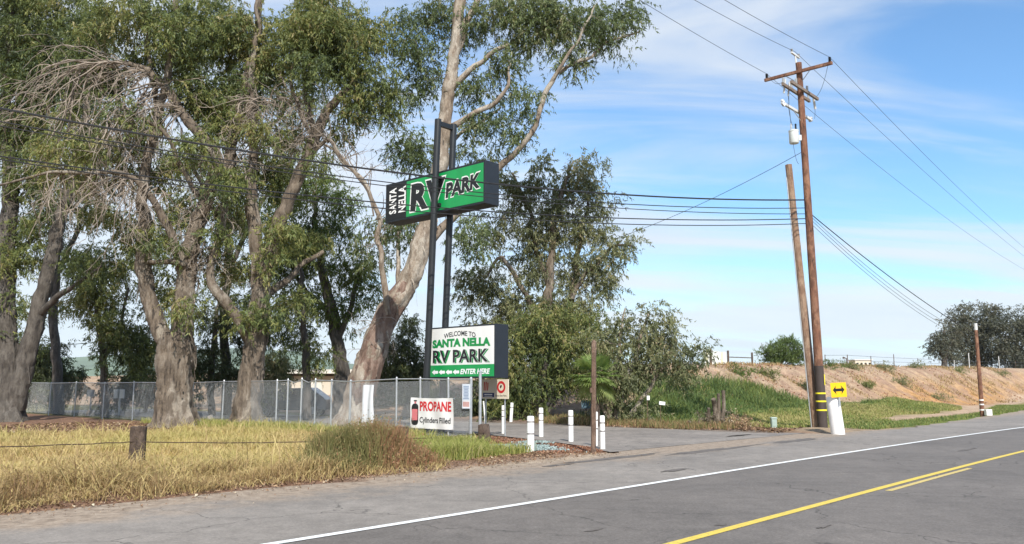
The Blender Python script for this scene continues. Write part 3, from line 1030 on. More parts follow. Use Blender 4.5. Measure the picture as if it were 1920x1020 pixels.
def crown_mesh(name, cl, rad, ctint, mat, parent, sprays=17, leaves=15, spray_len=0.6, leaf=(0.12, 0.25), width=0.28, droop=0.7, center=None, tvar=0.16):
    n = len(cl)
    S = n * sprays
    base = np.repeat(cl, sprays, 0)
    off = unit(rng.standard_normal((S, 3))) * (np.repeat(rad, sprays) * rng.random(S) ** 0.6)[:, None]
    off[:, 2] *= 0.75
    st = base + off
    d = unit(unit(off) * 0.8 + rng.standard_normal((S, 3)) * 0.55 + np.array([0, 0, -droop * 0.8]))
    ln = spray_len * rng.uniform(0.5, 1.2, S)
    k = (np.arange(leaves) + 0.5) / leaves
    tt = ln[:, None] * k[None]                                                    # S, leaves
    pos = st[:, None] + d[:, None] * tt[..., None] + np.array([0, 0, -0.35]) * (tt ** 2)[..., None]
    pos = pos.reshape(-1, 3) + 0.03 * rng.standard_normal((S * leaves, 3))
    M_ = S * leaves
    ld = unit(np.repeat(d, leaves, 0) * 0.4 + rng.standard_normal((M_, 3)) * 0.55 + np.array([0, 0, -droop]))
    sd = unit(np.cross(ld, rng.standard_normal((M_, 3))))
    l = rng.uniform(leaf[0], leaf[1], (M_, 1))
    w = l * width
    v = np.stack([pos - sd * w * 0.5, pos + sd * w * 0.5 + ld * l * 0.12, pos + ld * l], 1).reshape(-1, 3)
    t = np.clip(np.repeat(ctint, sprays * leaves) + np.repeat(0.10 * rng.standard_normal(S), leaves) + tvar * rng.standard_normal(M_), 0, 1)
    return raw_mesh(name, v, 3, mat, parent, tint=t)


def tree(name, label, cat, Y, limbs, blobs, bark, leafm, seed, group=None, density=3.4, clump=0.72, base=None, twig_mat=None, crown_kw=None, dead=None, strips=0, crook=0.05, sides=12, bias=0.0, slim=1.0):
    """limbs: polylines of (px, py, radius[, dY]); blobs: (px, py, rx, ry[, dY[, depth_m[, factor]]]) in the photograph's pixels, turned into metres at distance Y."""
    rs = random.Random(seed)
    sc = Y / FPX

    def P3(q):
        p = D(q[0], q[1], Y + (q[3] if len(q) > 3 else 0.0))
        return p
    b0 = limbs[0][0]
    root_p = P3(b0)
    root_p.z = ground_at(root_p)
    root = thing(name, label, cat, root_p, group)
    pos, par, rad = [], [], []
    tm = MB()
    for li, lb in enumerate(limbs):
        ctl = [tuple(P3(q)) + (q[2] * (slim if li else 0.5 + 0.5 * slim),) for q in lb]
        if li == 0:
            ctl[0] = (ctl[0][0], ctl[0][1], root_p.z - 0.25, ctl[0][3])
        big = max(q[2] for q in lb)
        pts = catmull(ctl, 0.11 if big > 0.3 else 0.25)
        ph = rs.uniform(0, 50)
        for i in range(1, len(pts)):
            f = min(1, i / 4)
            for ax in range(3):
                pts[i, ax] += f * crook * (2.4 if pts[i, 3] < 0.12 else 1.2) * mnoise.noise(Vector((i * (0.17 if big > 0.3 else 0.3), ph + ax * 9.1, 0.0))) * 1.6
        start = len(pos)
        if li and pos:
            dd = np.linalg.norm(np.array(pos) - pts[0, :3], axis=1)
            pj = int(dd.argmin())
        else:
            pj = -1
        for i in range(len(pts)):
            pos.append(pts[i, :3])
            rad.append(max(0.012, pts[i, 3]))
            par.append(pj if i == 0 else len(pos) - 2)
        n = 30 if big > 0.3 else (11 if big > 0.12 else 6)
        zb = root_p.z

        def wob(p, a, i, big=big, ph=ph, zb=zb, li=li):
            w = 1 + 0.16 * mnoise.noise(Vector((p.x * 1.7, p.y * 1.7, p.z * 0.8 + ph))) + 0.13 * mnoise.noise(Vector((p.x * 6, p.y * 6, p.z * 1.2)))
            if big > 0.3:
                w += 0.20 * abs(mnoise.noise(Vector((p.x * 8, p.y * 8, p.z * 2.0)))) + 0.05 * mnoise.noise(Vector((p.x * 20, p.y * 20, p.z * 7)))
            if li == 0 and big > 0.3:
                hgt = max(0.0, p.z - zb)
                w += math.exp(-hgt / 0.45) * (0.22 + 0.22 * math.sin(a * 5 + ph))
                w += 0.07 * math.sin(a * 7 + p.z * 0.5 + ph)
            return w
        tm.tube([Vector(p[:3]) for p in pts], [max(0.012, p[3]) for p in pts], n, True, wob)
    nfix = len(pos)
    fixr = list(rad)
    # foliage clumps
    cl, ct, cr = [], [], []
    for bidx, b in enumerate(blobs):
        px, py, rx, ry = b[:4]
        dY = b[4] if len(b) > 4 else 0.0
        c = D(px, py, Y + dY)
        rxm, rym = rx * sc, ry * sc
        rd = b[5] if len(b) > 5 and b[5] else 0.75 * min(max(rxm, rym), 2.6)
        fac = b[6] if len(b) > 6 else 1.0
        n = max(3, int(1.22 * density * fac * math.pi * rxm * rym))
        bt = rs.gauss(0.0, 0.10)
        for _ in range(n):
            w = np.array([rs.gauss(0, 1) for _ in range(3)])
            w /= np.linalg.norm(w)
            r = rs.random() ** (1 / 2.6)
            q = np.array([c.x + w[0] * r * rxm, c.y + w[1] * r * rd, max(c.z + w[2] * r * rym, root_p.z + 0.25)])
            cl.append(q)
            ct.append(min(1, max(0, 0.50 + bias + bt + rs.gauss(0, 0.13))))
            cr.append(clump * rs.uniform(0.6, 1.25))
    cl = np.array(cl)
    if len(cl):
        A = np.zeros((nfix + len(cl) * 9 + 8, 3))
        A[:nfix] = np.array(pos)
        cnt = nfix
        dmin = np.array([np.linalg.norm(A[:nfix] - c, axis=1).min() for c in cl])
        low_ok = np.array([p[2] for p in pos])
        for ci in np.argsort(dmin):
            c = cl[ci]
            dv = A[:cnt] - c
            d = np.sqrt((dv ** 2).sum(1))
            cost = d + 0.7 * np.maximum(0, dv[:, 2])
            cost[:nfix] += np.where(np.array(fixr) > 0.3, 0.5, 0.0)
            j = int(cost.argmin())
            dist = d[j]
            p0 = A[j].copy()
            pj = par[j]
            tdir = (A[j] - A[pj]) if pj >= 0 else np.array([0, 0, 1.0])
            tdir = tdir / (np.linalg.norm(tdir) + 1e-9)
            ctrl = p0 + (tdir * 0.45 + np.array([0, 0, 0.35])) * dist * 0.5 + 0.12 * dist * np.array([rs.gauss(0, 1) for _ in range(3)])
            k = int(min(7, max(2, round(dist / 0.4))))
            last = j
            for s in range(1, k + 1):
                t_ = s / k
                p = (1 - t_) ** 2 * p0 + 2 * t_ * (1 - t_) * ctrl + t_ * t_ * c
                if s < k:
                    p = p + 0.035 * np.array([rs.gauss(0, 1) for _ in range(3)])
                A[cnt] = p
                par.append(last)
                last = cnt
                cnt += 1
        nn = cnt
        r2 = np.zeros(nn)
        for i in range(nn - 1, nfix - 1, -1):
            if r2[i] == 0:
                r2[i] = 0.0095 ** 2
            if par[i] >= nfix:
                r2[par[i]] += r2[i] * 0.85
        rr = np.sqrt(r2)
        for i in range(nfix, nn):
            cap_ = (0.75 * fixr[par[i]]) if par[i] < nfix else rr[par[i]]
            rr[i] = max(0.008, min(rr[i], cap_, 0.22))
        kids = {}
        for i in range(nfix, nn):
            kids.setdefault(par[i], []).append(i)
        stack = []
        for j in range(nfix):
            stack += [(j, i) for i in kids.get(j, [])]
        bmb = MB()
        while stack:
            p, i = stack.pop()
            chain = [p, i]
            while True:
                ks = kids.get(chain[-1], [])
                if not ks:
                    break
                ks = sorted(ks, key=lambda a: -rr[a])
                stack += [(chain[-1], a) for a in ks[1:]]
                chain.append(ks[0])
            rads = [rr[chain[1]]] + [rr[a] for a in chain[1:]]
            bmb.tube([Vector(A[a]) for a in chain], rads, 5 if rads[0] > 0.035 else 3, False)
        bmb.build('branches', twig_mat or bark, root, smooth=True)['kind'] = 'stuff'
        kw = dict(crown_kw or {})
        crown_mesh('crown', cl, np.array(cr), np.array(ct), leafm, root, **kw)
    # loose strips of shed bark
    if strips:
        lim = [i for i in range(nfix) if fixr[i] > 0.28]
        for _ in range(strips):
            i = rs.choice(lim)
            a = rs.uniform(0, 2 * math.pi)
            r = fixr[i] * 1.04
            c = Vector(pos[i])
            out = Vector((math.cos(a), math.sin(a), 0))
            tn = Vector((-out.y, out.x, 0))
            ln = rs.uniform(0.25, 0.9)
            w = rs.uniform(0.02, 0.06)
            pts = []
            for s in range(5):
                t_ = s / 4
                pts.append(c + out * (r + 0.12 * t_ ** 2 * rs.uniform(0.3, 1)) - UP * ln * t_ + tn * 0.05 * math.sin(3 * t_ + a))
            vs, fs = [], []
            for s, p in enumerate(pts):
                ww = w * (1 - 0.5 * s / 4)
                vs += [p - tn * ww, p + tn * ww + out * 0.02]
            for s in range(4):
                fs.append((2 * s, 2 * s + 1, 2 * s + 3, 2 * s + 2))
            tm.add(vs, fs)
    tm.build('trunk', bark, root, smooth=True)
    if dead:
        db = MB()
        for spec in dead:
            dead_spray(db, rs, Y, **spec)
        db.build('dead_branches', TWIG, root, smooth=True)['kind'] = 'stuff'
    return root


def dead_spray(db, rs, Y, line, n, dirs, length, r0=0.03, subs=4, grav=0.5, curl=0.25, dyr=0.8):
    """bare hanging twigs that start along a polyline of photograph pixels"""
    ctl = catmull([tuple(D(q[0], q[1], Y + (q[2] if len(q) > 2 else 0))) for q in line], 0.2)
    for _ in range(n):
        s = Vector(ctl[rs.randrange(len(ctl))])
        d = Vector((rs.uniform(*dirs[0]), rs.uniform(-0.6, 0.6) * dyr, rs.uniform(*dirs[1]))).normalized()
        grow_twig(db, rs, s, d, rs.uniform(*length), r0 * rs.uniform(0.6, 1.2), subs, grav, curl, 0)


def grow_twig(db, rs, s, d, ln, r, subs, grav, curl, lvl):
    st = 0.22 if lvl == 0 else 0.16
    k = max(3, int(ln / st))
    pts, p, dd = [s.copy()], s.copy(), d.copy()
    for i in range(k):
        dd = (dd + Vector((rs.gauss(0, curl), rs.gauss(0, curl), rs.gauss(0, curl) - grav * st * 1.6))).normalized()
        p = p + dd * st
        pts.append(p.copy())
    db.tube(pts, [r * (1 - 0.75 * i / k) for i in range(k + 1)], 4 if lvl == 0 else 3, False)
    if lvl < 2 and subs > 0:
        for _ in range(subs):
            j = rs.randrange(1, len(pts))
            nd = (dd * 0.5 + Vector((rs.gauss(0, .6), rs.gauss(0, .6), rs.gauss(-0.15, .5)))).normalized()
            grow_twig(db, rs, pts[j], nd, ln * rs.uniform(0.25, 0.5), r * 0.55, max(0, subs - 2), grav, curl * 1.2, lvl + 1)


tree('eucalyptus_tree', 'dark grey gum tree with two leaning stems at the left end of the fence', 'tree', 38,
     [[(14, 792, .70), (12, 740, .56), (14, 650, .48), (8, 560, .44), (14, 450, .38), (20, 330, .32), (10, 200, .25), (22, 90, .18), (30, -40, .12)],
      [(26, 765, .55, .1), (45, 690, .45), (68, 600, .40), (88, 520, .36), (108, 430, .32), (130, 345, .27), (150, 270, .22), (165, 180, .16), (160, 60, .10)],
      [(72, 592, .2), (95, 568, .18, -.4), (120, 547, .15, -.8), (152, 525, .1, -1.2), (190, 500, .05, -1.5)],
      [(12, 520, .14), (40, 470, .12, .5), (75, 440, .08, 1)]],
     [(50, 60, 90, 80), (140, 30, 90, 60), (30, 200, 70, 90), (100, 130, 80, 60), (40, 330, 50, 70, 0, 0, .7), (150, 190, 60, 60, .5, 0, .8), (90, 400, 60, 50, .5, 0, .6), (30, 460, 45, 60, 0, 0, .7),
      (150, 500, 45, 30, -1.2, 0, .7), (20, 590, 35, 50, 0, 0, .6), (70, 480, 50, 40, 1, 0, .6), (10, 690, 25, 30, .5, 0, .6), (30, -20, 110, 50)],
     BARK_A, LEAF_OLIVE, 11, slim=.84, strips=30, density=3.5, bias=-0.08)

tree('eucalyptus_tree', 'massive shaggy gum tree with a thick forked trunk and drooping dead branches', 'tree', 32.5,
     [[(325, 803, .82), (326, 765, .70), (329, 700, .68), (332, 655, .74), (335, 625, .60)],
      [(322, 665, .44), (298, 612, .38), (276, 545, .34), (270, 480, .33), (272, 420, .28), (266, 360, .24), (288, 250, .2), (312, 150, .18), (322, 80, .16), (334, -30, .12)],
      [(338, 640, .50), (346, 565, .42), (352, 500, .37), (368, 430, .34), (395, 350, .31), (408, 302, .29), (385, 265, .25), (345, 215, .23), (318, 175, .2), (296, 148, .17), (266, 126, .13), (232, 116, .10), (190, 112, .07), (140, 122, .045)],
      [(396, 350, .25), (432, 285, .23, .3), (452, 190, .2, .6), (478, 80, .15, .8), (490, -30, .11, 1)],
      [(346, 545, .2), (326, 455, .19, -.4), (288, 376, .17, -.8), (250, 336, .13, -1.2), (180, 322, .10, -1.6), (90, 322, .07, -2), (20, 338, .045, -2), (-25, 354, .03, -2)],
      [(300, 255, .13), (282, 110, .13, .5), (270, 20, .11, .8), (262, -30, .1, .8)],
      [(362, 505, .16), (330, 492, .14, -.6), (280, 492, .09, -1)],
      [(385, 380, .13), (350, 330, .12, -.4), (300, 240, .10, -.8), (245, 205, .08, -1), (215, 180, .06, -1)]],
     [(250, 40, 90, 55), (380, 40, 90, 60), (310, 110, 70, 45, .8), (200, 120, 60, 50, .9), (420, 160, 70, 55, .8), (360, 190, 70, 42, .9), (250, 250, 60, 45, 1.2, 0, .8), (430, 240, 55, 40, .8), (200, 330, 60, 60, 1.6, 0, .7),
      (230, 420, 60, 50, 1.4, 0, .8), (330, 410, 50, 45, .8, 0, .6), (310, 560, 26, 32, .9, 0, .7), (300, 470, 30, 28, -.9, 0, .6), (355, 560, 24, 26, -.9, 0, .5), (390, 470, 40, 40, 1, 0, .7), (330, 510, 30, 30, .9, 0, .7), (420, 430, 34, 30, -.7, 0, .6), (130, 250, 60, 60, 1.8, 0, .7), (150, 60, 60, 50, 1, 0, .8), (300, 330, 40, 40, 1, 0, .8), (455, 60, 60, 60, 1), (360, 270, 40, 30, -1.2, 0, .8), (240, 210, 40, 36, -1, 0, .6), (320, 60, 40, 36, -1, 0, .8), (420, 350, 40, 30, -1, 0, .7), (300, 430, 34, 26, -.8, 0, .6), (160, 270, 45, 40, -1.5, 0, .6), (100, 290, 40, 40, -1.5, 0, .6)],
     BARK_B, LEAF_OLIVE, 22, slim=.84, strips=110, density=3.7, sides=18,
     dead=[dict(line=[(340, 210, -.3), (298, 150, -.5), (232, 118, -.6), (160, 118, -.6)], n=64, dirs=((-1, -.45), (-.35, .35)), length=(2.0, 7.0), r0=.034, subs=4, grav=.27, curl=.15),
           dict(line=[(330, 370, -.8), (250, 336, -1.2), (90, 322, -2)], n=46, dirs=((-1, .3), (-.9, .1)), length=(1.2, 3.6), r0=.026, subs=4, grav=.35, curl=.18),
           dict(line=[(300, 240, -.8), (245, 205, -1), (215, 180, -1)], n=24, dirs=((-1, .2), (-.9, .1)), length=(1.4, 3.8), r0=.026, subs=4, grav=.45, curl=.13),
           dict(line=[(408, 302, -.2), (385, 265, -.2), (352, 500, -.4)], n=26, dirs=((-1, .9), (-.6, .6)), length=(1.0, 2.4), r0=.03, subs=4, grav=.4, curl=.25)])

tree('eucalyptus_tree', 'shaggy gum tree with tangled bare branches standing beside the thick forked tree', 'tree', 33,
     [[(461, 799, .62), (465, 745, .50), (473, 680, .46), (482, 620, .44), (487, 560, .39), (484, 500, .33), (478, 440, .28), (472, 360, .24), (474, 280, .2), (470, 200, .16), (480, 100, .11), (482, 0, .08)],
      [(488, 545, .34), (505, 470, .32), (535, 390, .3), (565, 322, .3), (585, 262, .27), (610, 215, .22), (640, 180, .18), (666, 154, .13)],
      [(472, 640, .30), (442, 592, .28, -.3), (418, 560, .27, -.5), (396, 535, .23, -.6), (396, 490, .2, -.6), (412, 430, .17, -.5), (432, 340, .14, -.2), (440, 270, .1)],
      [(490, 560, .2), (530, 530, .18, .6), (565, 500, .14, 1.2), (602, 470, .1, 1.6)],
      [(590, 255, .12), (575, 170, .12, .5), (560, 80, .1, .8), (556, 0, .08, 1)],
      [(572, 310, .1), (610, 262, .1, -.5), (650, 306, .08, -.8), (690, 350, .06, -1), (700, 400, .04, -1)],
      [(585, 255, .1), (548, 175, .1, -.3), (552, 100, .08, -.3)]],
     [(560, 40, 80, 60), (640, 90, 75, 55, .4), (690, 190, 55, 38, .2), (520, 120, 60, 50, .8), (480, 190, 50, 40, 1), (470, 320, 60, 40, .8, 0, .8), (620, 20, 70, 45, .6), (690, 60, 50, 45, .5), (530, 260, 45, 40, 1.2, 0, .7),
      (620, 250, 30, 30, .8, 0, .7), (430, 400, 45, 40, 1, 0, .7), (540, 340, 50, 40, 1.2, 0, .8), (500, 590, 40, 22, -.6, 0, .8), (450, 510, 30, 30, .9, 0, .8), (540, 570, 34, 34, 1.2, 0, .8), (460, 600, 24, 24, -.8, 0, .5), (560, 440, 50, 45, 1.4, 0, .8), (440, 110, 50, 50, .8, 0, .9), (650, 150, 50, 30, .8), (490, 240, 36, 26, -1, 0, .7), (580, 130, 50, 40, -.8, 0, .9), (600, 60, 60, 40, -.8), (460, 340, 36, 30, -1, 0, .7), (530, 420, 34, 34, -.8, 0, .7), (600, 300, 24, 22, -.5, 0, .7), (500, 500, 30, 26, -.9, 0, .7), (690, 130, 45, 36, -.3), (720, 215, 30, 24, .2, 0, .8), (660, 220, 34, 20, .4, 0, .7)],
     BARK_B, LEAF_OLIVE, 33, slim=.84, strips=90, density=3.7, sides=16,
     dead=[dict(line=[(470, 290, -.3), (470, 200, -.5), (560, 190, -.5), (585, 262, -.4)], n=80, dirs=((-1, 1), (-.8, .8)), length=(0.9, 2.6), r0=.028, subs=4, grav=.15, curl=.34),
           dict(line=[(440, 300, -.4), (410, 430, -.6), (396, 500, -.6)], n=34, dirs=((-1, .8), (-.7, .5)), length=(.8, 2.2), r0=.026, subs=4, grav=.35, curl=.28),
           dict(line=[(610, 262, -.5), (690, 350, -1)], n=12, dirs=((-.4, 1), (-.1, .9)), length=(.8, 2.0), r0=.022, subs=3, grav=.05, curl=.2)])

tree('eucalyptus_tree', 'tall pale barked gum tree leaning right behind the black sign poles', 'tree', 34,
     [[(655, 802, .72), (668, 760, .60), (690, 692, .56), (706, 640, .50), (730, 586, .47), (760, 535, .45), (785, 480, .42), (803, 420, .40)],
      [(800, 430, .40), (812, 375, .39), (822, 330, .38), (832, 250, .34), (838, 190, .31), (848, 130, .29), (856, 70, .27), (862, 0, .25), (866, -60, .2)],
      [(846, 168, .16), (880, 132, .14, -.3), (920, 106, .12, -.5), (954, 84, .08, -.6)],
      [(833, 245, .16), (862, 230, .15, -.2), (900, 206, .13, -.4), (930, 190, .11, -.5), (952, 160, .08, -.5), (957, 118, .05, -.4)],
      [(850, 110, .22), (870, 55, .2, .3), (890, 10, .16, .5), (908, -45, .12, .8)],
      [(790, 470, .2), (840, 420, .2, .4), (900, 360, .18, .6), (940, 312, .17, .5), (966, 290, .15, .3), (990, 260, .14, 0), (1005, 225, .13, 0), (1015, 190, .13, 0), (1030, 160, .12, 0), (1060, 130, .10, .2), (1110, 104, .08, .3), (1152, 76, .06, .4), (1200, 56, .035, .5)],
      [(1030, 160, .09), (1060, 110, .08, -.4), (1090, 60, .06, -.6), (1120, 10, .04, -.6)],
      [(832, 280, .12), (858, 256, .11, .4), (880, 240, .09, .6), (940, 200, .05, 1)],
      [(728, 590, .16, -.4), (716, 500, .14, -.6), (707, 410, .12, -.7), (690, 352, .1, -.8), (650, 306, .07, -.9), (604, 268, .05, -1)],
      [(742, 570, .12), (748, 480, .1, .5), (752, 400, .08, .8), (770, 330, .05, 1)]],
     [(1000, 50, 80, 50, .2), (1110, 40, 70, 42, .3), (1165, 55, 50, 34, .4, 0, .8), (1080, 100, 45, 30, .2, 0, .8), (940, 130, 50, 45, 0, 0, .8), (770, 90, 50, 55, .4, 0, .8), (745, 190, 35, 38, .4, 0, .7), (775, 270, 40, 42, .6, 0, .9),
      (920, 235, 65, 36, .5, 0, .7), (990, 180, 32, 45, 0, 0, .6), (790, 20, 60, 40, .6), (940, 15, 80, 36, .5), (890, 285, 50, 28, .8, 0, .7), (880, 430, 36, 55, 1, 0, .8), (760, 300, 30, 26, .5), (880, 60, 50, 40, 1, 0, .8), (1040, 20, 70, 30, .4),
      (790, 160, 40, 40, .8, 0, .8), (880, 170, 40, 34, .8, 0, .7), (1200, 20, 30, 22, .5, 0, .8), (700, 450, 45, 40, .8, 0, .6), (755, 440, 40, 50, .9, 0, .6), (985, 260, 24, 26, .3, 0, .7)],
     BARK_D, LEAF_GREY, 44, slim=.86, strips=40, density=3.5, sides=16,
     dead=[dict(line=[(716, 500, -.6), (690, 352, -.8), (620, 280, -1)], n=16, dirs=((-.6, .8), (-.1, .9)), length=(.8, 2.4), r0=.024, subs=3, grav=0.0, curl=.16),
           dict(line=[(700, 650, -.5), (730, 586, -.5)], n=16, dirs=((-1, .5), (-.7, .3)), length=(.8, 1.8), r0=.018, subs=3, grav=.4, curl=.2)])
# reddish shed bark skirt on the leaning tree's foot is its own darker sleeve
sl = MB()
ctl = catmull([tuple(D(q[0], q[1], 33.98)) + (q[2],) for q in ((668, 758, .48), (676, 735, .60), (690, 692, .56), (706, 640, .505), (730, 586, .47), (748, 555, .45), (762, 530, .32))], 0.2)
sl.tube([Vector(p[:3]) for p in ctl], [p[3] for p in ctl], 18, True, lambda p, a, i: 1 + 0.12 * mnoise.noise(p * 1.9) + 0.06 * math.sin(9 * a + p.z))
lean_tree = [o for o in scene.objects if o.type == 'EMPTY' and o.get('label', '').startswith('tall pale barked')][0]
sl.build('bark_sleeve', BARK_RED, lean_tree, smooth=True)

# trees beyond the fence
BACK = 'trees growing beyond the fence'
tree('background_tree', 'bright green gum tree with a slim dark trunk in front of the cream building', 'tree', 42,
     [[(640, 790, .36), (640, 700, .34), (626, 600, .28), (604, 500, .2), (590, 420, .12), (600, 360, .08)],
      [(632, 640, .16), (660, 570, .13, -.4), (676, 500, .08, -.6)], [(622, 590, .14), (570, 540, .12, .4), (530, 470, .08, .6)]],
     [(600, 430, 70, 55), (560, 480, 50, 55, .6), (650, 500, 55, 45, -.4), (520, 430, 45, 55, .6), (545, 360, 50, 40), (620, 370, 40, 32), (680, 560, 36, 40, -.3, 0, .7), (590, 560, 50, 34, .5), (640, 590, 40, 30, 0, 0, .8), (500, 510, 36, 40, .8, 0, .7)],
     BARK_A, LEAF_GREEN, 55, BACK, density=3.4, crown_kw=dict(leaf=(.12, .22), width=.3), bias=.08)
tree('background_tree', 'thin straight trunked gum tree behind the second fence bay right of the tangled tree', 'tree', 40,
     [[(576, 792, .22), (575, 720, .2), (572, 640, .17), (566, 560, .13), (560, 480, .08)]],
     [(560, 640, 40, 36, .4, 0, .8), (600, 660, 36, 30, 0, 0, .7), (540, 590, 40, 30, 0, 0, .7)],
     BARK_A, LEAF_OLIVE, 56, BACK, density=2.6)
tree('background_tree', 'leafy olive tree filling the gap left of the massive forked trunk', 'tree', 44,
     [[(197, 785, .22), (196, 720, .2), (190, 640, .17), (180, 560, .14), (170, 490, .08)], [(194, 680, .12), (225, 610, .1), (240, 540, .06)]],
     [(180, 560, 46, 48), (165, 500, 40, 40, .4, 0, .8), (215, 610, 46, 45, -.4), (240, 670, 48, 44), (205, 530, 45, 40, .5, 0, .9), (270, 650, 34, 48, .4), (230, 480, 45, 35, .8, 0, .7)],
     BARK_A, LEAF_OLIVE, 57, BACK, density=3.4, bias=-.03)
tree('background_tree', 'slender dark gum tree between the two shaggy trunks', 'tree', 46,
     [[(398, 790, .2), (396, 700, .18), (404, 620, .14), (410, 540, .08)]],
     [(400, 690, 40, 40), (420, 620, 34, 36, 0, 0, .7), (380, 590, 36, 36, .5, 0, .7), (450, 710, 34, 30), (370, 680, 34, 36), (430, 560, 36, 36, .5, 0, .8), (520, 620, 36, 34, .4, 0, .8), (300, 560, 30, 34, .5, 0, .8), (470, 650, 36, 30, .3, 0, .8)],
     BARK_A, LEAF_DARK, 58, BACK, density=3.0)

tree('background_tree', 'tall dim gum tree filling the sky behind the leaning grey stems', 'tree', 48,
     [[(110, 785, .3), (108, 700, .27), (100, 600, .24), (106, 480, .2), (90, 350, .16), (80, 220, .1)], [(104, 520, .16), (150, 420, .12), (170, 330, .08)], [(98, 400, .14), (50, 300, .1), (30, 200, .06)]],
     [(50, 250, 60, 60), (120, 330, 55, 50), (100, 140, 70, 60), (30, 110, 60, 50), (165, 390, 45, 40), (60, 420, 40, 40, 0, 0, .7), (180, 260, 55, 50), (30, 560, 30, 40, 0, 0, .7), (100, 570, 30, 30, .4, 0, .7), (60, 640, 34, 26, .4, 0, .7), (190, 130, 50, 50), (160, 480, 36, 30, 0, 0, .7)],
     BARK_A, LEAF_OLIVE, 59, BACK, density=2.3, bias=-.08)
tree('background_tree', 'tall dim gum tree filling the sky between the two shaggy trees', 'tree', 47,
     [[(424, 790, .3), (424, 700, .27), (420, 600, .24), (428, 480, .2), (420, 350, .16), (430, 220, .1)], [(424, 520, .16), (470, 420, .12), (520, 330, .08)], [(424, 440, .14), (370, 330, .1), (340, 240, .06)], [(425, 400, .12), (500, 250, .1), (580, 160, .06)]],
     [(420, 200, 60, 50), (360, 100, 60, 50), (490, 110, 60, 50), (400, 330, 55, 45), (330, 290, 45, 45), (460, 420, 50, 45), (520, 300, 45, 45), (290, 460, 34, 40, 0, 0, .7), (560, 190, 50, 45), (615, 110, 50, 45), (430, 510, 45, 36, 0, 0, .8), (560, 60, 60, 40), (390, 30, 70, 40), (600, 330, 36, 36, 0, 0, .7), (350, 400, 36, 36)],
     BARK_A, LEAF_OLIVE, 54, BACK, density=2.3, bias=-.06)

# low dark bushes beyond the fence
HB = 'bushes beyond the fence'
for k, (lab, px, py, Yb, bl) in enumerate((
        ('dark round bush beyond the left end of the fence', 95, 778, 50, [(95, 690, 52, 46), (70, 720, 40, 40), (130, 725, 40, 36), (60, 665, 30, 26)]),
        ('dark broad bush between the left pale fence posts and the forked trunk', 270, 784, 52, [(250, 720, 50, 36), (300, 715, 40, 40), (210, 735, 34, 26), (340, 710, 36, 44)]),
        ('brown tinged bush beside the fence right of the tangled tree', 508, 792, 44, [(500, 705, 34, 40), (530, 695, 28, 34), (480, 730, 26, 36)]),
        ('dark tall bush behind the wire fence left of the lower sign', 752, 792, 50, [(750, 665, 42, 50), (720, 700, 40, 40), (785, 690, 30, 45), (760, 730, 50, 34), (820, 740, 40, 30), (770, 620, 24, 26)]),
        ('dark dense bush under the lower sign beyond the driveway', 905, 790, 42, [(890, 745, 40, 32), (930, 740, 34, 40), (850, 750, 34, 30), (965, 755, 30, 30)]))):
    tree('background_bush', lab, 'bush', Yb, [[(px, py, .12), (px + 4, py - 40, .1), (px, py - 90, .05)], [(px, py - 20, .07), (px + 24, py - 70, .04)], [(px, py - 20, .07), (px - 26, py - 70, .04)]], bl,
         BARK_A, LEAF_DARK if k != 2 else LEAF_BROWN, 60 + k, HB, density=3.4, clump=.55, crown_kw=dict(width=.3))

# the gum thicket right of the sign
tree('eucalyptus_tree', 'large dull olive gum tree with many stems standing right of the signs', 'tree', 41,
     [[(1000, 796, .34), (1004, 740, .30), (1014, 650, .26), (1028, 560, .22), (1034, 470, .17), (1048, 380, .12), (1070, 310, .06)],
      [(1008, 780, .22), (1040, 690, .2, .3), (1066, 600, .17, .5), (1078, 510, .14, .5), (1094, 420, .1, .4), (1104, 360, .05, .4)],
      [(1020, 620, .15), (980, 540, .13, -.3), (940, 480, .1, -.5), (905, 520, .06, -.6)],
      [(1030, 540, .14), (1000, 450, .12, .2), (985, 370, .08, .4), (960, 330, .05, .4)],
      [(1072, 560, .12), (1110, 500, .1, 0), (1150, 465, .07, 0), (1190, 462, .03, 0)]],
     [(1082, 320, 44, 28), (1000, 350, 52, 34, .2, 0, .8), (1112, 380, 42, 26, .3), (1035, 410, 52, 36, 0, 0, .8), (955, 335, 34, 26, .3, 0, .8), (950, 410, 42, 30, 0, 0, .7), (915, 520, 44, 32, -.5), (1150, 470, 44, 22, 0, 0, .9),
      (990, 500, 56, 34, .3, 0, .8), (1060, 500, 48, 44, .5, 0, .9), (1050, 570, 56, 40), (890, 560, 30, 20, -.5), (960, 560, 44, 32, .3), (1020, 300, 30, 18, .2, 0, .8), (1100, 550, 34, 36, .3, 0, .8), (1110, 430, 36, 24, .3, 0, .8), (1184, 460, 20, 12, 0, 0, 1.2), (960, 610, 60, 40), (1040, 640, 60, 44), (1100, 600, 44, 36), (900, 620, 34, 34, .5), (1000, 440, 50, 34, .3), (1070, 430, 40, 30, .2), (920, 450, 36, 30, .3, 0, .7), (1120, 510, 34, 30), (1080, 360, 40, 28, .4), (870, 530, 24, 18, -.3), (1140, 540, 24, 30, 0, 0, .7), (1030, 350, 40, 26, .4, 0, .7)],
     BARK_B, LEAF_BROWN, 71, density=3.2, crook=.08, crown_kw=dict(leaf=(.12, .24), width=.3))
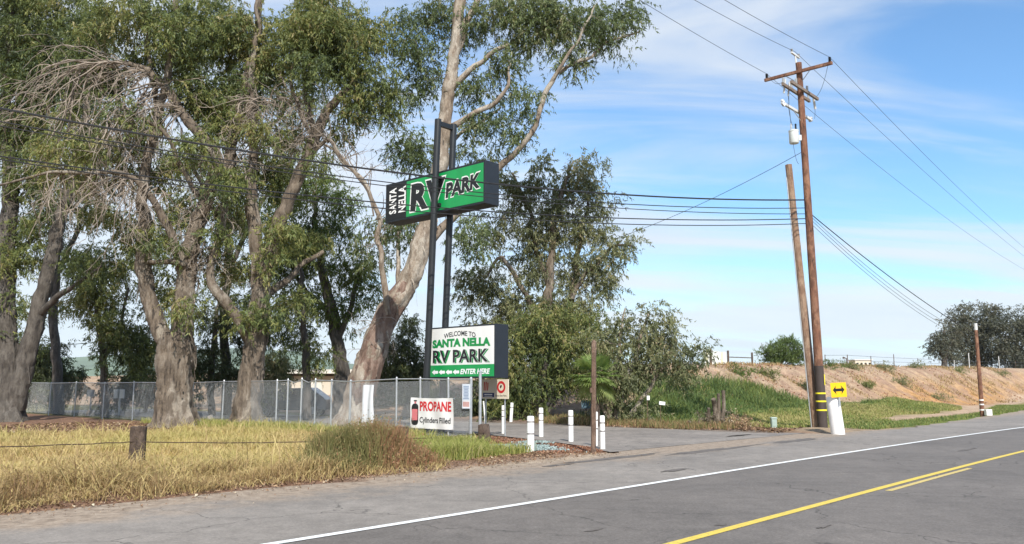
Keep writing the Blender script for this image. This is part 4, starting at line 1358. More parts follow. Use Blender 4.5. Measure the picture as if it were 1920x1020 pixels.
tree('leafy_tree', 'low leafy olive tree spreading over the driveway edge behind the bollards', 'tree', 38.5,
     [[(1012, 796, .2), (1010, 750, .18), (1020, 690, .14), (1030, 630, .08)], [(1010, 770, .12), (960, 720, .1), (940, 670, .06)], [(1012, 760, .12), (1050, 700, .1), (1080, 640, .06)], [(1020, 790, .1), (1040, 745, .1), (1052, 700, .07)]],
     [(1010, 640, 60, 44), (960, 690, 38, 46), (1070, 640, 44, 46), (1000, 700, 52, 40), (1060, 700, 48, 40), (985, 745, 46, 32), (950, 640, 32, 32), (1100, 690, 36, 44), (1035, 600, 48, 30), (1090, 590, 34, 30, .3, 0, .7), (940, 760, 30, 24), (1130, 640, 30, 36)],
     BARK_A, LEAF_OLIVE, 72, density=3.6, crown_kw=dict(leaf=(.12, .23), width=.3), bias=-.04)
tree('leafy_tree', 'dull olive brown tree with pale crooked stems at the right end of the thicket', 'tree', 36,
     [[(1156, 803, .16), (1160, 760, .15), (1180, 700, .12), (1200, 640, .09), (1215, 590, .05)], [(1150, 800, .12), (1140, 755, .12), (1150, 700, .1), (1165, 630, .07), (1172, 580, .04)], [(1164, 800, .1), (1200, 750, .1), (1236, 700, .08), (1262, 650, .05)],
      [(1145, 790, .09), (1128, 762, .08), (1112, 730, .06)]],
     [(1170, 605, 36, 32, 0, 0, .8), (1244, 600, 24, 34), (1200, 660, 52, 38), (1262, 665, 38, 34), (1150, 700, 36, 44), (1210, 715, 56, 32), (1288, 690, 28, 22), (1170, 765, 34, 30, -.2, 0, .7), (1140, 650, 34, 40), (1235, 640, 34, 30), (1110, 740, 28, 34, .3, 0, .7), (1200, 770, 30, 24, 0, 0, .6), (1300, 660, 20, 16, 0, 0, .8)],
     BARK_D, LEAF_BROWN, 73, density=3.3, crown_kw=dict(leaf=(.12, .23), width=.3))

# bank and far trees
p_ = D(1465, 690, 61)
tree('bank_shrub', 'feathery bright green shrub growing on top of the earth bank', 'shrub', 61,
     [[(1465, 692, .07), (1466, 675, .06), (1468, 650, .03)]] + [[(1465, 690, .04), (x, 668, .03), (x + (x - 1465) * .5, 645, .015)] for x in (1440, 1452, 1482, 1494)],
     [(1466, 668, 40, 18), (1445, 674, 24, 14), (1490, 674, 22, 15), (1470, 650, 14, 14, 0, 0, .9), (1450, 654, 9, 12, 0, 0, .8), (1492, 654, 9, 12, 0, 0, .8), (1482, 642, 5, 8, 0, 0, .9)],
     BARK_A, leaf_mat('leaf_fresh', [(0, (.06, .10, .03)), (.6, (.13, .19, .06)), (1, (.2, .25, .1))]), 81, density=3.4, clump=.4, crown_kw=dict(droop=-.7, spray_len=.6), dead=None)
FT = 'trees far beyond the bank'
for k, (lab, px, Yt, bl) in enumerate((
        ('small grey gum crown at the left of the far clump, low over the bank', 1770, 150, [(1770, 645, 30, 22), (1755, 650, 20, 16), (1780, 625, 24, 24), (1775, 670, 18, 16)]),
        ('tall grey gum in the middle of the far clump, behind the short pole', 1835, 160, [(1830, 600, 42, 34), (1810, 640, 40, 36), (1850, 640, 40, 40), (1830, 670, 46, 22), (1800, 605, 26, 24), (1860, 600, 30, 28)]),
        ('grey gum at the right of the far clump, cut by the picture edge', 1905, 155, [(1900, 610, 36, 30), (1920, 640, 40, 44), (1885, 650, 34, 34), (1940, 600, 36, 34), (1905, 675, 40, 20)]))):
    tree('distant_tree', lab, 'tree', Yt, [[(px, 694, .5), (px + 2, 660, .4), (px, 620, .2)], [(px, 675, .2), (px + 14, 645, .15), (px + 22, 620, .1)], [(px, 675, .2), (px - 14, 645, .15), (px - 20, 625, .1)]],
         bl, BARK_A, LEAF_FAR, 90 + k, FT, density=0.8, clump=1.0, crown_kw=dict(sprays=13, leaves=9, spray_len=1.3, leaf=(.32, .55), width=.36, droop=.2))


# fan palm behind the brown post
pb = G(1116, 800)
palm = thing('palm_tree', 'young fan palm with bright green fronds behind the tall brown post', 'palm', (pb.x, pb.y, ground_at(pb)))
PY = pb.y
crown_c = D(1116, 702, PY)
pt = MB()
pp_ = catmull([tuple(Vector((pb.x, pb.y, -.1))) + (.2,), tuple((Vector((pb.x, pb.y, 0)) + crown_c) / 2) + (.17,), tuple(crown_c) + (.12,)], .15)
pt.tube([Vector(a[:3]) for a in pp_], [a[3] * (1 + .12 * (i % 2)) for i, a in enumerate(pp_)], 10)
pt.build('trunk', WOOD_DARK, palm, smooth=True)
rp = random.Random(5)
for i in range(30):
    az = i * 2.399
    el = R(rp.uniform(-25, 70)) if i < 24 else R(rp.uniform(-70, -40))
    d = Vector((math.cos(az) * math.cos(el), math.sin(az) * math.cos(el), math.sin(el)))
    ln = rp.uniform(0.42, 0.62)
    hub = crown_c + d * ln - UP * 0.08
    side = d.cross(UP).normalized()
    nrm = side.cross(d).normalized()
    fv, tn = [], []
    seg = 26
    rad_ = rp.uniform(0.62, 0.8)
    f = MB()
    f.tube([crown_c, crown_c + d * ln * .5 + UP * .03, hub], [.018, .014, .012], 4)
    for s in range(seg):
        a = R(-105 + 210 * s / (seg - 1))
        dr = (d * math.cos(a) + side * math.sin(a)).normalized()
        L_ = rad_ * (0.75 + 0.25 * math.cos(a * .8)) * rp.uniform(.9, 1.08)
        wv = nrm.cross(dr).normalized() * 0.028
        mid = hub + dr * L_ * .6 + nrm * .02
        tip = hub + dr * L_ - UP * (0.03 + .09 * rp.random()) * L_ / .7
        f.add([hub - wv * .3, hub + wv * .3, mid + wv + nrm * .008, tip, mid - wv + nrm * .008], [(0, 1, 2, 4), (4, 2, 3)])
    fo = f.build('frond', PALM_LEAF, palm)
    ta = fo.data.attributes.new('tint', 'FLOAT', 'FACE')
    tb = (0.6 if i < 24 else .95) + rp.uniform(-.15, .15)
    ta.data.foreach_set('value', [min(1, max(0, tb + rp.uniform(-.15, .15))) for _ in fo.data.polygons])

# cut stump with dead sprouts at the drive edge
sb = G(1345, 803)
st_ = thing('tree_stump', 'cut multi stemmed stump with grey dead leaves beside the driveway', 'stump', (sb.x, sb.y, ground_at(sb)))
SY = sb.y
m = MB()
for ctl in ([(1342, 803, .16), (1343, 785, .14), (1341, 765, .1), (1338, 748, .1)], [(1352, 803, .1), (1356, 780, .08), (1357, 755, .07), (1356, 732, .075)], [(1330, 802, .1), (1328, 785, .08), (1329, 765, .06)], [(1347, 800, .09), (1348, 770, .07), (1347, 738, .06)]):
    pts = catmull([tuple(D(a, b, SY + random.uniform(-.1, .1))) + (r,) for a, b, r in ctl], .12)
    m.tube([Vector(a[:3]) for a in pts], [a[3] for a in pts], 9, True, lambda p, a, i: 1 + .2 * mnoise.noise(p * 6))
m.build('stems', BARK_B, st_, smooth=True)
cl = np.array([tuple(D(1340 + 26 * rp.gauss(0, .6), 786 + 10 * rp.gauss(0, .8), SY + rp.gauss(0, .3))) for _ in range(26)])
cl[:, 2] = np.maximum(cl[:, 2], .15)
crown_mesh('dead_leaves', cl, np.full(len(cl), .22), np.full(len(cl), .55), leaf_mat('leaf_dead', [(0, (.10, .075, .055)), (.6, (.22, .17, .125)), (1, (.36, .30, .23))]), st_, sprays=8, leaves=8, spray_len=.3, leaf=(.06, .13), width=.4)
sb2 = G(1388, 806)
cl = np.array([tuple(sb2 + Vector((rp.gauss(0, .35), rp.gauss(0, .3), abs(rp.gauss(.18, .12))))) for _ in range(16)])
dryb = thing('dead_shrub', 'low clump of rusty dead brush on the ground right of the cut stump', 'brush', (sb2.x, sb2.y, 0))
crown_mesh('dead_leaves', cl, np.full(len(cl), .2), np.full(len(cl), .6), bpy.data.materials['litter'], dryb, sprays=8, leaves=9, spray_len=.32, leaf=(.05, .14), width=.3, droop=.1)
# low weeds along the drive's far edge
u, v, p = scatter(13000, 27.6, 30.2, 14.4, 24, lambda u, v: rng.random(len(u)) < 1.7 * fnoise(u * 1.2, v * 1.2, 111) - .35)
blades('drive_edge_weeds', p, 0.08 + 0.28 * rng.random(len(u)), .018, .9, np.clip(.55 + .3 * rng.standard_normal(len(u)), 0, 1), WEED_MAT)

# ------------------------------------------------------------------ chain link fence
FU = 17.35


def fence_hit(px):                                       # where the fence line is met at photograph column px
    k = (px - CX) / FPX
    # x = k*y ; u = x*EU.x + y*EU.y = FU  (column taken at eye level)
    d = ray(px, 725)
    y = FU / (d.x / d.y * EU.x + EU.y)
    return Vector((d.x / d.y * y, y, 0))


fr = fence_hit(842)
fence = thing('chain_link_fence', 'long galvanised chain link fence running behind the dry grass', 'fence', (fr.x, fr.y, 0))
fpx = [883, 842, 789.5, 744.5, 657, 622, 592, 565.5, 540, 520, 419, 361.6, 251.6, 196, 143, 95, 50, 5]
fpts = []
FH = 1.80
for x in fpx:
    p = fence_hit(x)
    p.z = ground_at(p)
    fpts.append(p)
post0 = None
for i, p in enumerate(fpts):
    m = MB()
    r = 0.032 if i not in (0, 4) else 0.042
    lean = Vector((random.uniform(-.03, .03), 0, 0))
    m.tube([p - UP * .2, p + UP * FH + lean], r, 8)
    m.tube([p + UP * FH + lean, p + UP * (FH + .05) + lean], [r * 1.25, r * .5], 8)
    m.build('post', GALV, fence, smooth=True)
m = MB()
for a, b in zip(fpts[:-1], fpts[1:]):
    sag = 0.10 if a in (fpts[6], fpts[7]) else 0.0
    mid = (a + b) / 2 + UP * (FH - .02 - sag)
    m.tube([a + UP * (FH - .02), mid, b + UP * (FH - .02)], .021, 6)
m.build('top_rail', GALV, fence, smooth=True)


def chain_mesh(name, a, b, h, step, r, parent, mat):
    """two families of crossing wires"""
    m = MB()
    ax = (b - a)
    ln = ax.length
    ax = ax / ln
    nrm = ax.cross(UP).normalized()

    def zb(s):
        return a.z * (1 - s / ln) + b.z * s / ln
    n = int((ln + h) / step)
    for sgn in (1, -1):
        for i in range(n):
            s0 = i * step - (h if sgn > 0 else 0)
            z0 = 0.0
            s1, z1 = s0 + (h if sgn > 0 else 0), h
            if sgn > 0:
                e0, e1 = (s0, 0.0), (s0 + h, h)
            else:
                e0, e1 = (i * step, 0.0), (i * step - h, h)
            # clip to 0..ln
            (sa, za), (sb_, zb_) = e0, e1
            if min(sa, sb_) >= ln or max(sa, sb_) <= 0:
                continue

            def clip(s, z, s2, z2):
                if s < 0:
                    t = (0 - s) / (s2 - s)
                    return 0.0, z + (z2 - z) * t
                if s > ln:
                    t = (ln - s) / (s2 - s)
                    return ln, z + (z2 - z) * t
                return s, z
            (sa, za), (sb_, zb_) = clip(sa, za, sb_, zb_), clip(sb_, zb_, sa, za)
            if abs(za - zb_) < .02:
                continue
            p0 = a + ax * sa + UP * (za + (zb(sa) - a.z) + .03)
            p1 = a + ax * sb_ + UP * (zb_ + (zb(sb_) - a.z) + .03)
            m.tube([p0 + nrm * .004 * sgn, p1 + nrm * .004 * sgn], r, 3, False)
    o = m.build(name, mat, parent)
    o['kind'] = 'stuff'
    return o


chain_mesh('wire_mesh', fpts[0], fpts[4], FH - .06, 0.058, 0.0035, fence, WIRE_GALV)
chain_mesh('wire_mesh', fpts[4], fpts[-1], FH - .06, 0.075, 0.0032, fence, WIRE_GALV)

# white tarp tied to the fence
fa, fb = fence_hit(683), fence_hit(704)
NF = -EU
tarp = MB()
vs, fs = [], []
nx2, nz2 = 10, 14
for i in range(nx2 + 1):
    for k in range(nz2 + 1):
        s, t_ = i / nx2, k / nz2
        p = fa * (1 - s) + fb * s
        zt = 1.66 - 1.42 * t_
        narrow = 1 - .12 * math.sin(math.pi * t_)
        p = (p - (fa + fb) / 2) * narrow + (fa + fb) / 2
        vs.append(p + UP * zt + NF * (.05 + .035 * math.sin(9 * s + 2 * t_) + .02 * math.sin(5 * t_)))
for i in range(nx2):
    for k in range(nz2):
        a = i * (nz2 + 1) + k
        fs.append((a, a + nz2 + 1, a + nz2 + 2, a + 1))
tag(tarp.add(vs, fs).build('hanging_tarp', TARP, smooth=True), 'crumpled white tarp hanging upright on the chain link fence', 'tarp')

# the propane banner tied to the fence
q0, q1 = fence_hit(774), fence_hit(853)
axb = (q1 - q0).normalized()
bw = (q1 - q0).length
yb0, yb1 = D(774, 802, q0.y).z, D(774, 745, q0.y).z
bh = yb1 - yb0
BP = Panel(Vector((q0.x, q0.y, 0)) + UP * yb0 + NF * .07, axb, UP, NF)
banner = thing('banner', 'white propane banner with red heading tied to the fence', 'banner', q0 + UP * yb0)
vs, fs = [], []


def bwave(x, y):
    return .018 * math.sin(x * 5.2 + .5) * math.sin(math.pi * y / bh) + .012 * math.sin(9 * x + 3 * y)


nxb, nyb = 28, 14
for layer in (0, 1):
    for i in range(nxb + 1):
        for k in range(nyb + 1):
            x, y = bw * i / nxb, bh * k / nyb
            edge = -.02 * math.sin(math.pi * i / nxb) * (1 if k == nyb else 0)
            vs.append(BP.pt(x, y + edge, bwave(x, y) - .004 * layer))
n1_ = (nxb + 1) * (nyb + 1)
for i in range(nxb):
    for k in range(nyb):
        a = i * (nyb + 1) + k
        fs.append((a, a + nyb + 1, a + nyb + 2, a + 1))
        fs.append((n1_ + a, n1_ + a + 1, n1_ + a + nyb + 2, n1_ + a + nyb + 1))
MB().add(vs, fs).build('sheet', BANNER, banner, smooth=True)


def btext(name, mat, s, x, y, w, h, off=.006, **k):
    v_, f_ = text_geo(s, w, h, **k)
    MB().add([BP.pt(x + a[0], y + a[1], off + bwave(x + a[0], y + a[1])) for a in v_], f_).build(name, mat, banner)


def bpoly(name, mat, poly, off=.006):
    MB().add([BP.pt(x, y, off + bwave(x, y)) for x, y in poly], [tuple(range(len(poly)))]).build(name, mat, banner)


def rrect(x, y, w, h, r, n=5):
    out = []
    for cx_, cy_, a0 in ((x + w - r, y + r, -90), (x + w - r, y + h - r, 0), (x + r, y + h - r, 90), (x + r, y + r, 180)):
        for i in range(n + 1):
            a = R(a0 + 90 * i / n)
            out.append((cx_ + r * math.cos(a), cy_ + r * math.sin(a)))
    return out


btext('heading', RED_PRINT, 'PROPANE', bw * .225, bh * .56, bw * .73, bh * .32, thick=.035)
btext('second_line', BLACK_PRINT, 'Cylinders Filled', bw * .22, bh * .13, bw * .72, bh * .24, thick=.02)
bpoly('cylinder_picture', BLACK_PRINT, rrect(bw * .035, bh * .10, bw * .155, bh * .70, bw * .06))
bpoly('cylinder_picture_label', PINK_PRINT, rrect(bw * .05, bh * .26, bw * .125, bh * .36, bw * .015), .009)
bpoly('cylinder_picture_valve', PINK_PRINT, rrect(bw * .09, bh * .805, bw * .045, bh * .06, bw * .008))
bpoly('cylinder_picture_valve', BLACK_PRINT, rrect(bw * .075, bh * .87, bw * .075, bh * .045, bw * .008))
m = MB()
for x, y in ((.02, bh - .02), (bw - .02, bh - .02), (.02, .02), (bw - .02, .02)):
    m.tube([BP.pt(x, y, .012), BP.pt(x, y, -.075)], .008, 5)
m.build('ties', GALV, banner)['kind'] = 'stuff'

# notice sheet on the fence
n0, n1p = fence_hit(869), fence_hit(884)
zb_, zt_ = D(869, 766, n0.y).z, D(869, 720, n0.y).z
wN = (n1p - n0).length
NP = Panel(n0 + UP * zb_ + NF * .05, axb, UP, NF)
notice = thing('notice', 'narrow pale blue notice of printed lines on the fence under the lower sign', 'notice', n0 + UP * zb_)
hN = zt_ - zb_
NP.rect('sheet', NOTICE_FACE, notice, 0, 0, wN, hN, -.008, .008)
NP.rect('border', plain('notice_border', (.75, .76, .77), .5), notice, wN * .04, hN * .02, wN * .92, hN * .96, .001, .001)
NP.rect('print_panel', NOTICE_FACE, notice, wN * .1, hN * .34, wN * .8, hN * .62, .003, .001)
m = MB()
for k in range(9):
    wl_ = random.uniform(.45, .72)
    m.obox(NP.pt(wN * (.5 - wl_ / 2), hN * (.40 + .06 * k), .005), axb * wN * wl_, UP * hN * .026, NF * .001)
m.build('printed_lines', NOTICE_INK, notice)
NP.rect('red_footer', plain('faded_red', (.55, .33, .30), .5), notice, wN * .1, hN * .08, wN * .8, hN * .2, .003, .001)

# ------------------------------------------------------------------ the roadside sign
AX, NS = -EV, -EU
YR = 25.9
sign = thing('pylon_sign', 'tall black twin pole roadside sign with green and white cabinets', 'sign', (-2.86, 27.2, 0))
pr_ = D(909.5, 380.5, YR)
L_up = 5.02
z0_, z1_ = D(909.5, 380.5, YR).z, D(909.5, 299.5, YR).z
uo = Vector((pr_.x, pr_.y, z0_)) - AX * L_up
hU, tU = z1_ - z0_, 0.66
UPAN = Panel(uo, AX, UP, NS)
up_cab = MB().obox(UPAN.pt(0, 0, 0), AX * L_up, UP * hU, EU * tU).build('upper_cabinet', CAB_DARK, sign, bevel=.012)
fr_ = .075
split = 1.16
UPAN.rect('black_panel', BLACK_PRINT, up_cab, fr_, fr_, split - fr_, hU - 2 * fr_, .002, .006)
gw = L_up - split - fr_
UPAN.rect('green_panel', GREEN_FACE, up_cab, split, fr_, gw, hU - 2 * fr_, .002, .006)
UPAN.text('lettering', WHITE_PRINT, up_cab, 'SANTA', split * .53, hU * .20, hU * .66, split * .34, .012, rot=True, thick=.03)
UPAN.text('lettering', WHITE_PRINT, up_cab, 'NELLA', split * .97, hU * .20, hU * .66, split * .34, .012, rot=True, thick=.03)


def outlined(s, x, y, w, h, skew=0.0, shear=0.0, thick=.045, grow=.05):
    UPAN.text('lettering_outline', WHITE_PRINT, up_cab, s, x - grow, y - grow - skew * 0, w + 2 * grow, h + 2 * grow, .012, skew=skew, shear=shear, thick=thick + .028)
    UPAN.text('lettering', BLACK_PRINT, up_cab, s, x, y, w, h, .016, skew=skew, shear=shear, thick=thick)


outlined('R', split + .22, hU * .16, 0.93, hU * .68, shear=.05)
outlined('V', split + 1.02, hU * .16, 0.98, hU * .68, shear=.05)
outlined('PARK', split + 2.02, hU * .30, 1.62, hU * .36, skew=.075, shear=.08, grow=.04)

YL = 25.55
pl = D(928.7, 708.4, YL)
L_lo = 3.10
z0_, z1_ = pl.z, D(928.7, 606.5, YL).z
lo = Vector((pl.x, pl.y, z0_)) - AX * L_lo
hL, tL = z1_ - z0_, 0.60
LP = Panel(lo, AX, UP, NS)
lo_cab = MB().obox(LP.pt(0, 0, 0), AX * L_lo, UP * hL, EU * tL).build('lower_cabinet', CAB_DARK, sign, bevel=.012)
b = .05
LP.rect('white_panel', WHITE_FACE, lo_cab, b, b + hL * .225, L_lo - 2 * b, hL * .775 - 2 * b, .002, .006)
LP.rect('green_band', GREEN_FACE, lo_cab, b, b, L_lo - 2 * b, hL * .225, .002, .006)
LP.text('lettering', BLACK_PRINT, lo_cab, 'WELCOME TO', L_lo * .255, hL * .815, L_lo * .47, hL * .095, .012, arch=hL * .05, skew=-.01, thick=.018)
LP.text('lettering', GREEN_PRINT, lo_cab, 'SANTA NELLA', L_lo * .075, hL * .60, L_lo * .86, hL * .165, .012, thick=.06, arch=hL * .012)
LP.text('lettering_shadow', GREEN_PRINT, lo_cab, 'RV PARK', L_lo * .10, hL * .285, L_lo * .83, hL * .255, .012, thick=.05, shear=.0)
LP.text('lettering_outline', WHITE_PRINT, lo_cab, 'RV PARK', L_lo * .078, hL * .29, L_lo * .835, hL * .262, .014, thick=.036)
LP.text('lettering', BLACK_PRINT, lo_cab, 'RV PARK', L_lo * .085, hL * .297, L_lo * .82, hL * .25, .016, thick=.024)
for k in range(4):
    ax_ = L_lo * (.072 + .107 * k)
    ay_ = hL * .118
    s_ = hL * .05
    aw = L_lo * .095
    LP.poly('arrow', WHITE_PRINT, lo_cab, [(ax_, ay_), (ax_ + aw * .45, ay_ + s_), (ax_ + aw * .45, ay_ + s_ * .55), (ax_ + aw, ay_ + s_ * .55), (ax_ + aw, ay_ - s_ * .55), (ax_ + aw * .45, ay_ - s_ * .55), (ax_ + aw * .45, ay_ - s_)], .009)
LP.text('lettering', WHITE_PRINT, lo_cab, 'ENTER HERE', L_lo * .505, hL * .075, L_lo * .425, hL * .10, .012, shear=.22, thick=.035)

# the two poles and the bar that joins them
pfront = D(817, 360, 27.25)
pbase = D(800.5, 700, 27.25)
ptop = D(821.5, 224, 27.25)
pg = pbase + (pbase - ptop) * ((pbase.z + .3) / (ptop.z - pbase.z))
back = EU * 0.74
PR = .115
MB().tube([pg, ptop], PR, 16).build('pole', BLACK_STEEL, sign, smooth=True)
MB().tube([pg + back, ptop + back], PR, 16).build('pole', BLACK_STEEL, sign, smooth=True)
MB().obox(ptop - AX * .07 - UP * .22, AX * .14, back, UP * .16).build('top_bar', BLACK_STEEL, sign)
m = MB()
for zc in (uo.z + .25, uo.z + hU - .25):
    c_ = pg + (ptop - pg) * ((zc - pg.z) / (ptop.z - pg.z))
    m.obox(c_ + EU * .08 - AX * .16 - UP * .05, AX * .32, EU * .16, UP * .1)
m.build('clamp', BLACK_STEEL, sign)['kind'] = 'stuff'

# small park sign behind the fence end
YS = 27.3
gsr = D(953, 748, YS)
gsl_w = 1.35
gz0, gz1 = D(953, 748, YS).z, D(953, 711, YS).z
GS = Panel(Vector((gsr.x, gsr.y, gz0)) - AX * gsl_w, AX, UP, NS)
gs = thing('park_sign', 'small beige sign with a red ring emblem under the lower cabinet', 'sign', Vector((gsr.x, gsr.y, 0)) - AX * gsl_w / 2)
hG = gz1 - gz0
GS.rect('face', BEIGE_FACE, gs, 0, 0, gsl_w, hG, -.03, .03)
GS.rect('blue_panel', BLUE_PRINT, gs, gsl_w * .15, hG * .08, gsl_w * .38, hG * .22, .002)
for k_, (y_, h_) in enumerate(((.19, .05), (.115, .025))):
    GS.rect('faint_print', WHITE_PRINT, gs, gsl_w * .2, hG * y_, gsl_w * .27, hG * h_, .008, .001)
GS.text('lettering', BLACK_PRINT, gs, 'Good Sam Park', gsl_w * .57, hG * .12, gsl_w * .38, hG * .09, .003, thick=.012)
ring = MB()
vs, fs = [], []
nr = 32
for i in range(nr):
    a = 2 * math.pi * i / nr
    for r in (.19, .115):
        vs.append(GS.pt(gsl_w * .765 + r * math.cos(a), hG * .6 + r * 1.05 * math.sin(a), .004))
for i in range(nr):
    j = (i + 1) % nr
    fs.append((2 * i, 2 * j, 2 * j + 1, 2 * i + 1))
ring.add(vs, fs).build('red_ring', RED_PRINT, gs)
GS.poly('ring_mark', BLACK_PRINT, gs, [(gsl_w * .765 + x, hG * .6 + y) for x, y in ((-.05, .04), (-.01, .075), (.035, .05), (.02, 0), (-.03, -.04), (-.055, -.01))], .002)
for k, (x, hgt) in enumerate(((.17, .42), (.23, .42), (.29, .38))):
    GS.poly('red_flourish', RED_PRINT, gs, [(gsl_w * x, hG * .42), (gsl_w * (x + .03), hG * .42), (gsl_w * (x + .045), hG * (.45 + hgt)), (gsl_w * (x + .012), hG * (.45 + hgt))], .002)
m = MB()
for f_ in (.2, .85):
    p0 = GS.pt(gsl_w * f_, 0, -.06)
    m.tube([Vector((p0.x, p0.y, -.1)), p0 + UP * hG], .025, 8)
m.build('legs', GALV, gs, smooth=True)

# tall steel gate post and leaning white rod
gpb = D(900, 826, 24.6)
m = MB().tube([Vector((gpb.x, gpb.y, -.1)), D(900.5, 697, 24.6)], .045, 10)
m.tube([D(900.5, 697, 24.6), D(900.5, 694.5, 24.6)], [.055, .02], 10)
tag(m.build('gate_post', GALV, smooth=True), 'tall grey steel pipe post at the right end of the fence', 'post')
rb = G(911, 800)
tag(MB().tube([Vector((rb.x, rb.y, -.05)), D(906.5, 752, rb.y)], [.04, .028], 8).build('marker_rod', WHITE_PAINT, smooth=True), 'thin white rod leaning left between the pipe post and the bollards', 'rod')

# ------------------------------------------------------------------ bollards, posts, cable
BG = 'white bollards around the entrance island'


def bollard(px, py, ptop_, wpx, label, bands=(.22, .42), lean=0.0):
    p = G(px, py)
    zt = D(px, ptop_, p.y).z
    r = wpx * p.y / FPX / 2
    t = thing('bollard', label, 'bollard', (p.x, p.y, 0), BG)
    z = ground_at(p)
    top = Vector((p.x + lean, p.y, zt))
    b0_ = Vector((p.x, p.y, min(z, 0) - .1))
    pts = [b0_, b0_ + (top - b0_) * .97, b0_ + (top - b0_) * .992, top]
    MB().tube(pts, [r, r * .98, r * .9, r * .62], 18).build('body', WHITE_PAINT, t, smooth=True)
    for f_ in bands:
        c_ = top + (b0_ - top) * f_
        dirn = (b0_ - top).normalized()
        MB().tube([c_, c_ + dirn * .03], r * 1.03, 18).build('band', BAND_GREY, t, smooth=True)
    return t


bollard(995, 852, 780, 13.5, 'nearest thick white bollard beside the blue gravel', (.12, .40))
bollard(1070.5, 828, 769, 9.5, 'white bollard midway between the gravel and the tall brown post', (.15, .40))
bollard(1130, 842, 779, 9.5, 'white bollard at the island tip, right of the tall brown post', (.18, .40))
bollard(1116.5, 836, 772, 8, 'white bollard mostly hidden behind the tall brown post', (.2, .42), .02)
bollard(1014.5, 819, 764.5, 8.5, 'white bollard behind the nearest thick one at the back of the mulch', (.16, .36))
bollard(944, 813, 760, 7.5, 'white bollard right of the dark timber stump', (.14, .33))
bollard(957.5, 792.5, 755, 6, 'leaning white bollard farthest away across the drive', (.2,), .06)
pb_ = G(881, 812)
tag(MB().tube([Vector((pb_.x, pb_.y, -.1)), Vector((pb_.x + .02, pb_.y, .45))], .05, 10).build('short_post', WHITE_PAINT, smooth=True), 'short white stake at the corner of the wire fence', 'stake')

# tall brown post
pbp = G(1112.5, 850)
m = MB()
pt_ = D(1113.5, 641, pbp.y)
ax_p = (pt_ - Vector((pbp.x, pbp.y, -.2)))
pts = [Vector((pbp.x, pbp.y, -.2)) + ax_p * k / 14 for k in range(15)]
m.tube(pts + [pts[-1] + UP * .05], [.062] * 15 + [.02], 10, True, lambda p, a, i: 1 + .12 * mnoise.noise(p * 4) + .04 * math.sin(a * 4))
m.tube([pts[8] + Vector((-.07, -.05, 0)), pts[8] + Vector((-.07, -.05, .12))], .03, 6)
tag(m.build('timber_post', WOOD_POST, smooth=True), 'tall thin brown wooden post at the entrance island', 'post')

# timber cable posts and the cable between them
CG = 'timber posts of the cable barrier'
posts3 = []
for lab, px, py, pt0, wpx in (('squat dark square timber post standing in the dry grass', 256, 872, 800, 32), ('dark timber post half hidden in the weeds left of the propane banner', 753, 856, 800, 26)):
    p = G(px, py)
    w = wpx * p.y / FPX
    zt = D(px, pt0, p.y).z
    m = MB()
    ax_, ay_ = Vector((math.cos(.3), math.sin(.3), 0)), Vector((-math.sin(.3), math.cos(.3), 0))
    nz_ = 6
    vs, fs = [], []
    for k in range(nz_ + 1):
        z = -.15 + (zt + .15) * k / nz_
        for cx_, cy_ in ((-1, -1), (1, -1), (1, 1), (-1, 1)):
            vs.append(Vector((p.x, p.y, z)) + ax_ * cx_ * w / 2.5 + ay_ * cy_ * w / 2.5 + Vector((random.uniform(-.006, .006), random.uniform(-.006, .006), 0)))
    for k in range(nz_):
        for c_ in range(4):
            fs.append((k * 4 + c_, k * 4 + (c_ + 1) % 4, k * 4 + 4 + (c_ + 1) % 4, k * 4 + 4 + c_))
    fs.append((nz_ * 4, nz_ * 4 + 1, nz_ * 4 + 2, nz_ * 4 + 3))
    tag(m.add(vs, fs).build('timber_post', WOOD_DARK), lab, 'post', CG)
    posts3.append((p, zt))
p = G(909, 828)
zt = D(907, 796, p.y).z
m = MB()
m.tube([Vector((p.x, p.y, -.1)), Vector((p.x - .01, p.y, zt * .5)), Vector((p.x - .03, p.y, zt)), Vector((p.x - .03, p.y, zt + .02))], [.2, .18, .165, .1], 12, True, lambda q_, a, i: 1 + .1 * math.sin(7 * a) + .12 * mnoise.noise(q_ * 7))
tag(m.build('timber_stump', WOOD_DARK, smooth=True), 'round weathered timber stump at the end of the wire cable by the mulch', 'stump', CG)
posts3.append((p, zt))


def cable_pts(a, b, sag, n=16, wig=0.0):
    return [a * (1 - k / n) + b * (k / n) - UP * sag * 4 * (k / n) * (1 - k / n) + Vector((0, 0, wig * mnoise.noise(Vector((k * .8, a.x, 0))))) for k in range(n + 1)]


c0, c1, c2 = [Vector((q_[0].x, q_[0].y, q_[1] * f_)) for q_, f_ in zip(posts3, (.62, .62, .55))]
c_left = D(-160, 850, 15.2)
c_left.z = .5
pts = cable_pts(c_left, c0 - EV * 0, .02, 14, .02) + cable_pts(c0, c1, .05, 20, .02)[1:] + cable_pts(c1, c2, .05, 14, .02)[1:]
off_ = Vector((0, -.14, 0))
tag(MB().tube([q_ + off_ for q_ in pts], .011, 5).build('barrier_cable', plain('rusty_cable', (.07, .045, .03), .8, .2, .2, 8), smooth=True), 'rusty wire cable strung low between the timber posts over the grass', 'cable')

# ------------------------------------------------------------------ utility poles
YP = G(1543, 806).y
pole_b = G(1543, 806)
pole_t = D(1497.5, 118, YP)
up_ = thing('utility_pole', 'tall creosoted utility pole with crossarms and a grey transformer', 'utility pole', (pole_b.x, pole_b.y, 0))
dp = pole_t - Vector((pole_b.x, pole_b.y, 0))


def pole_at(f_):
    return Vector((pole_b.x, pole_b.y, 0)) + dp * f_


def pole_z(z):
    return pole_at(z / pole_t.z)


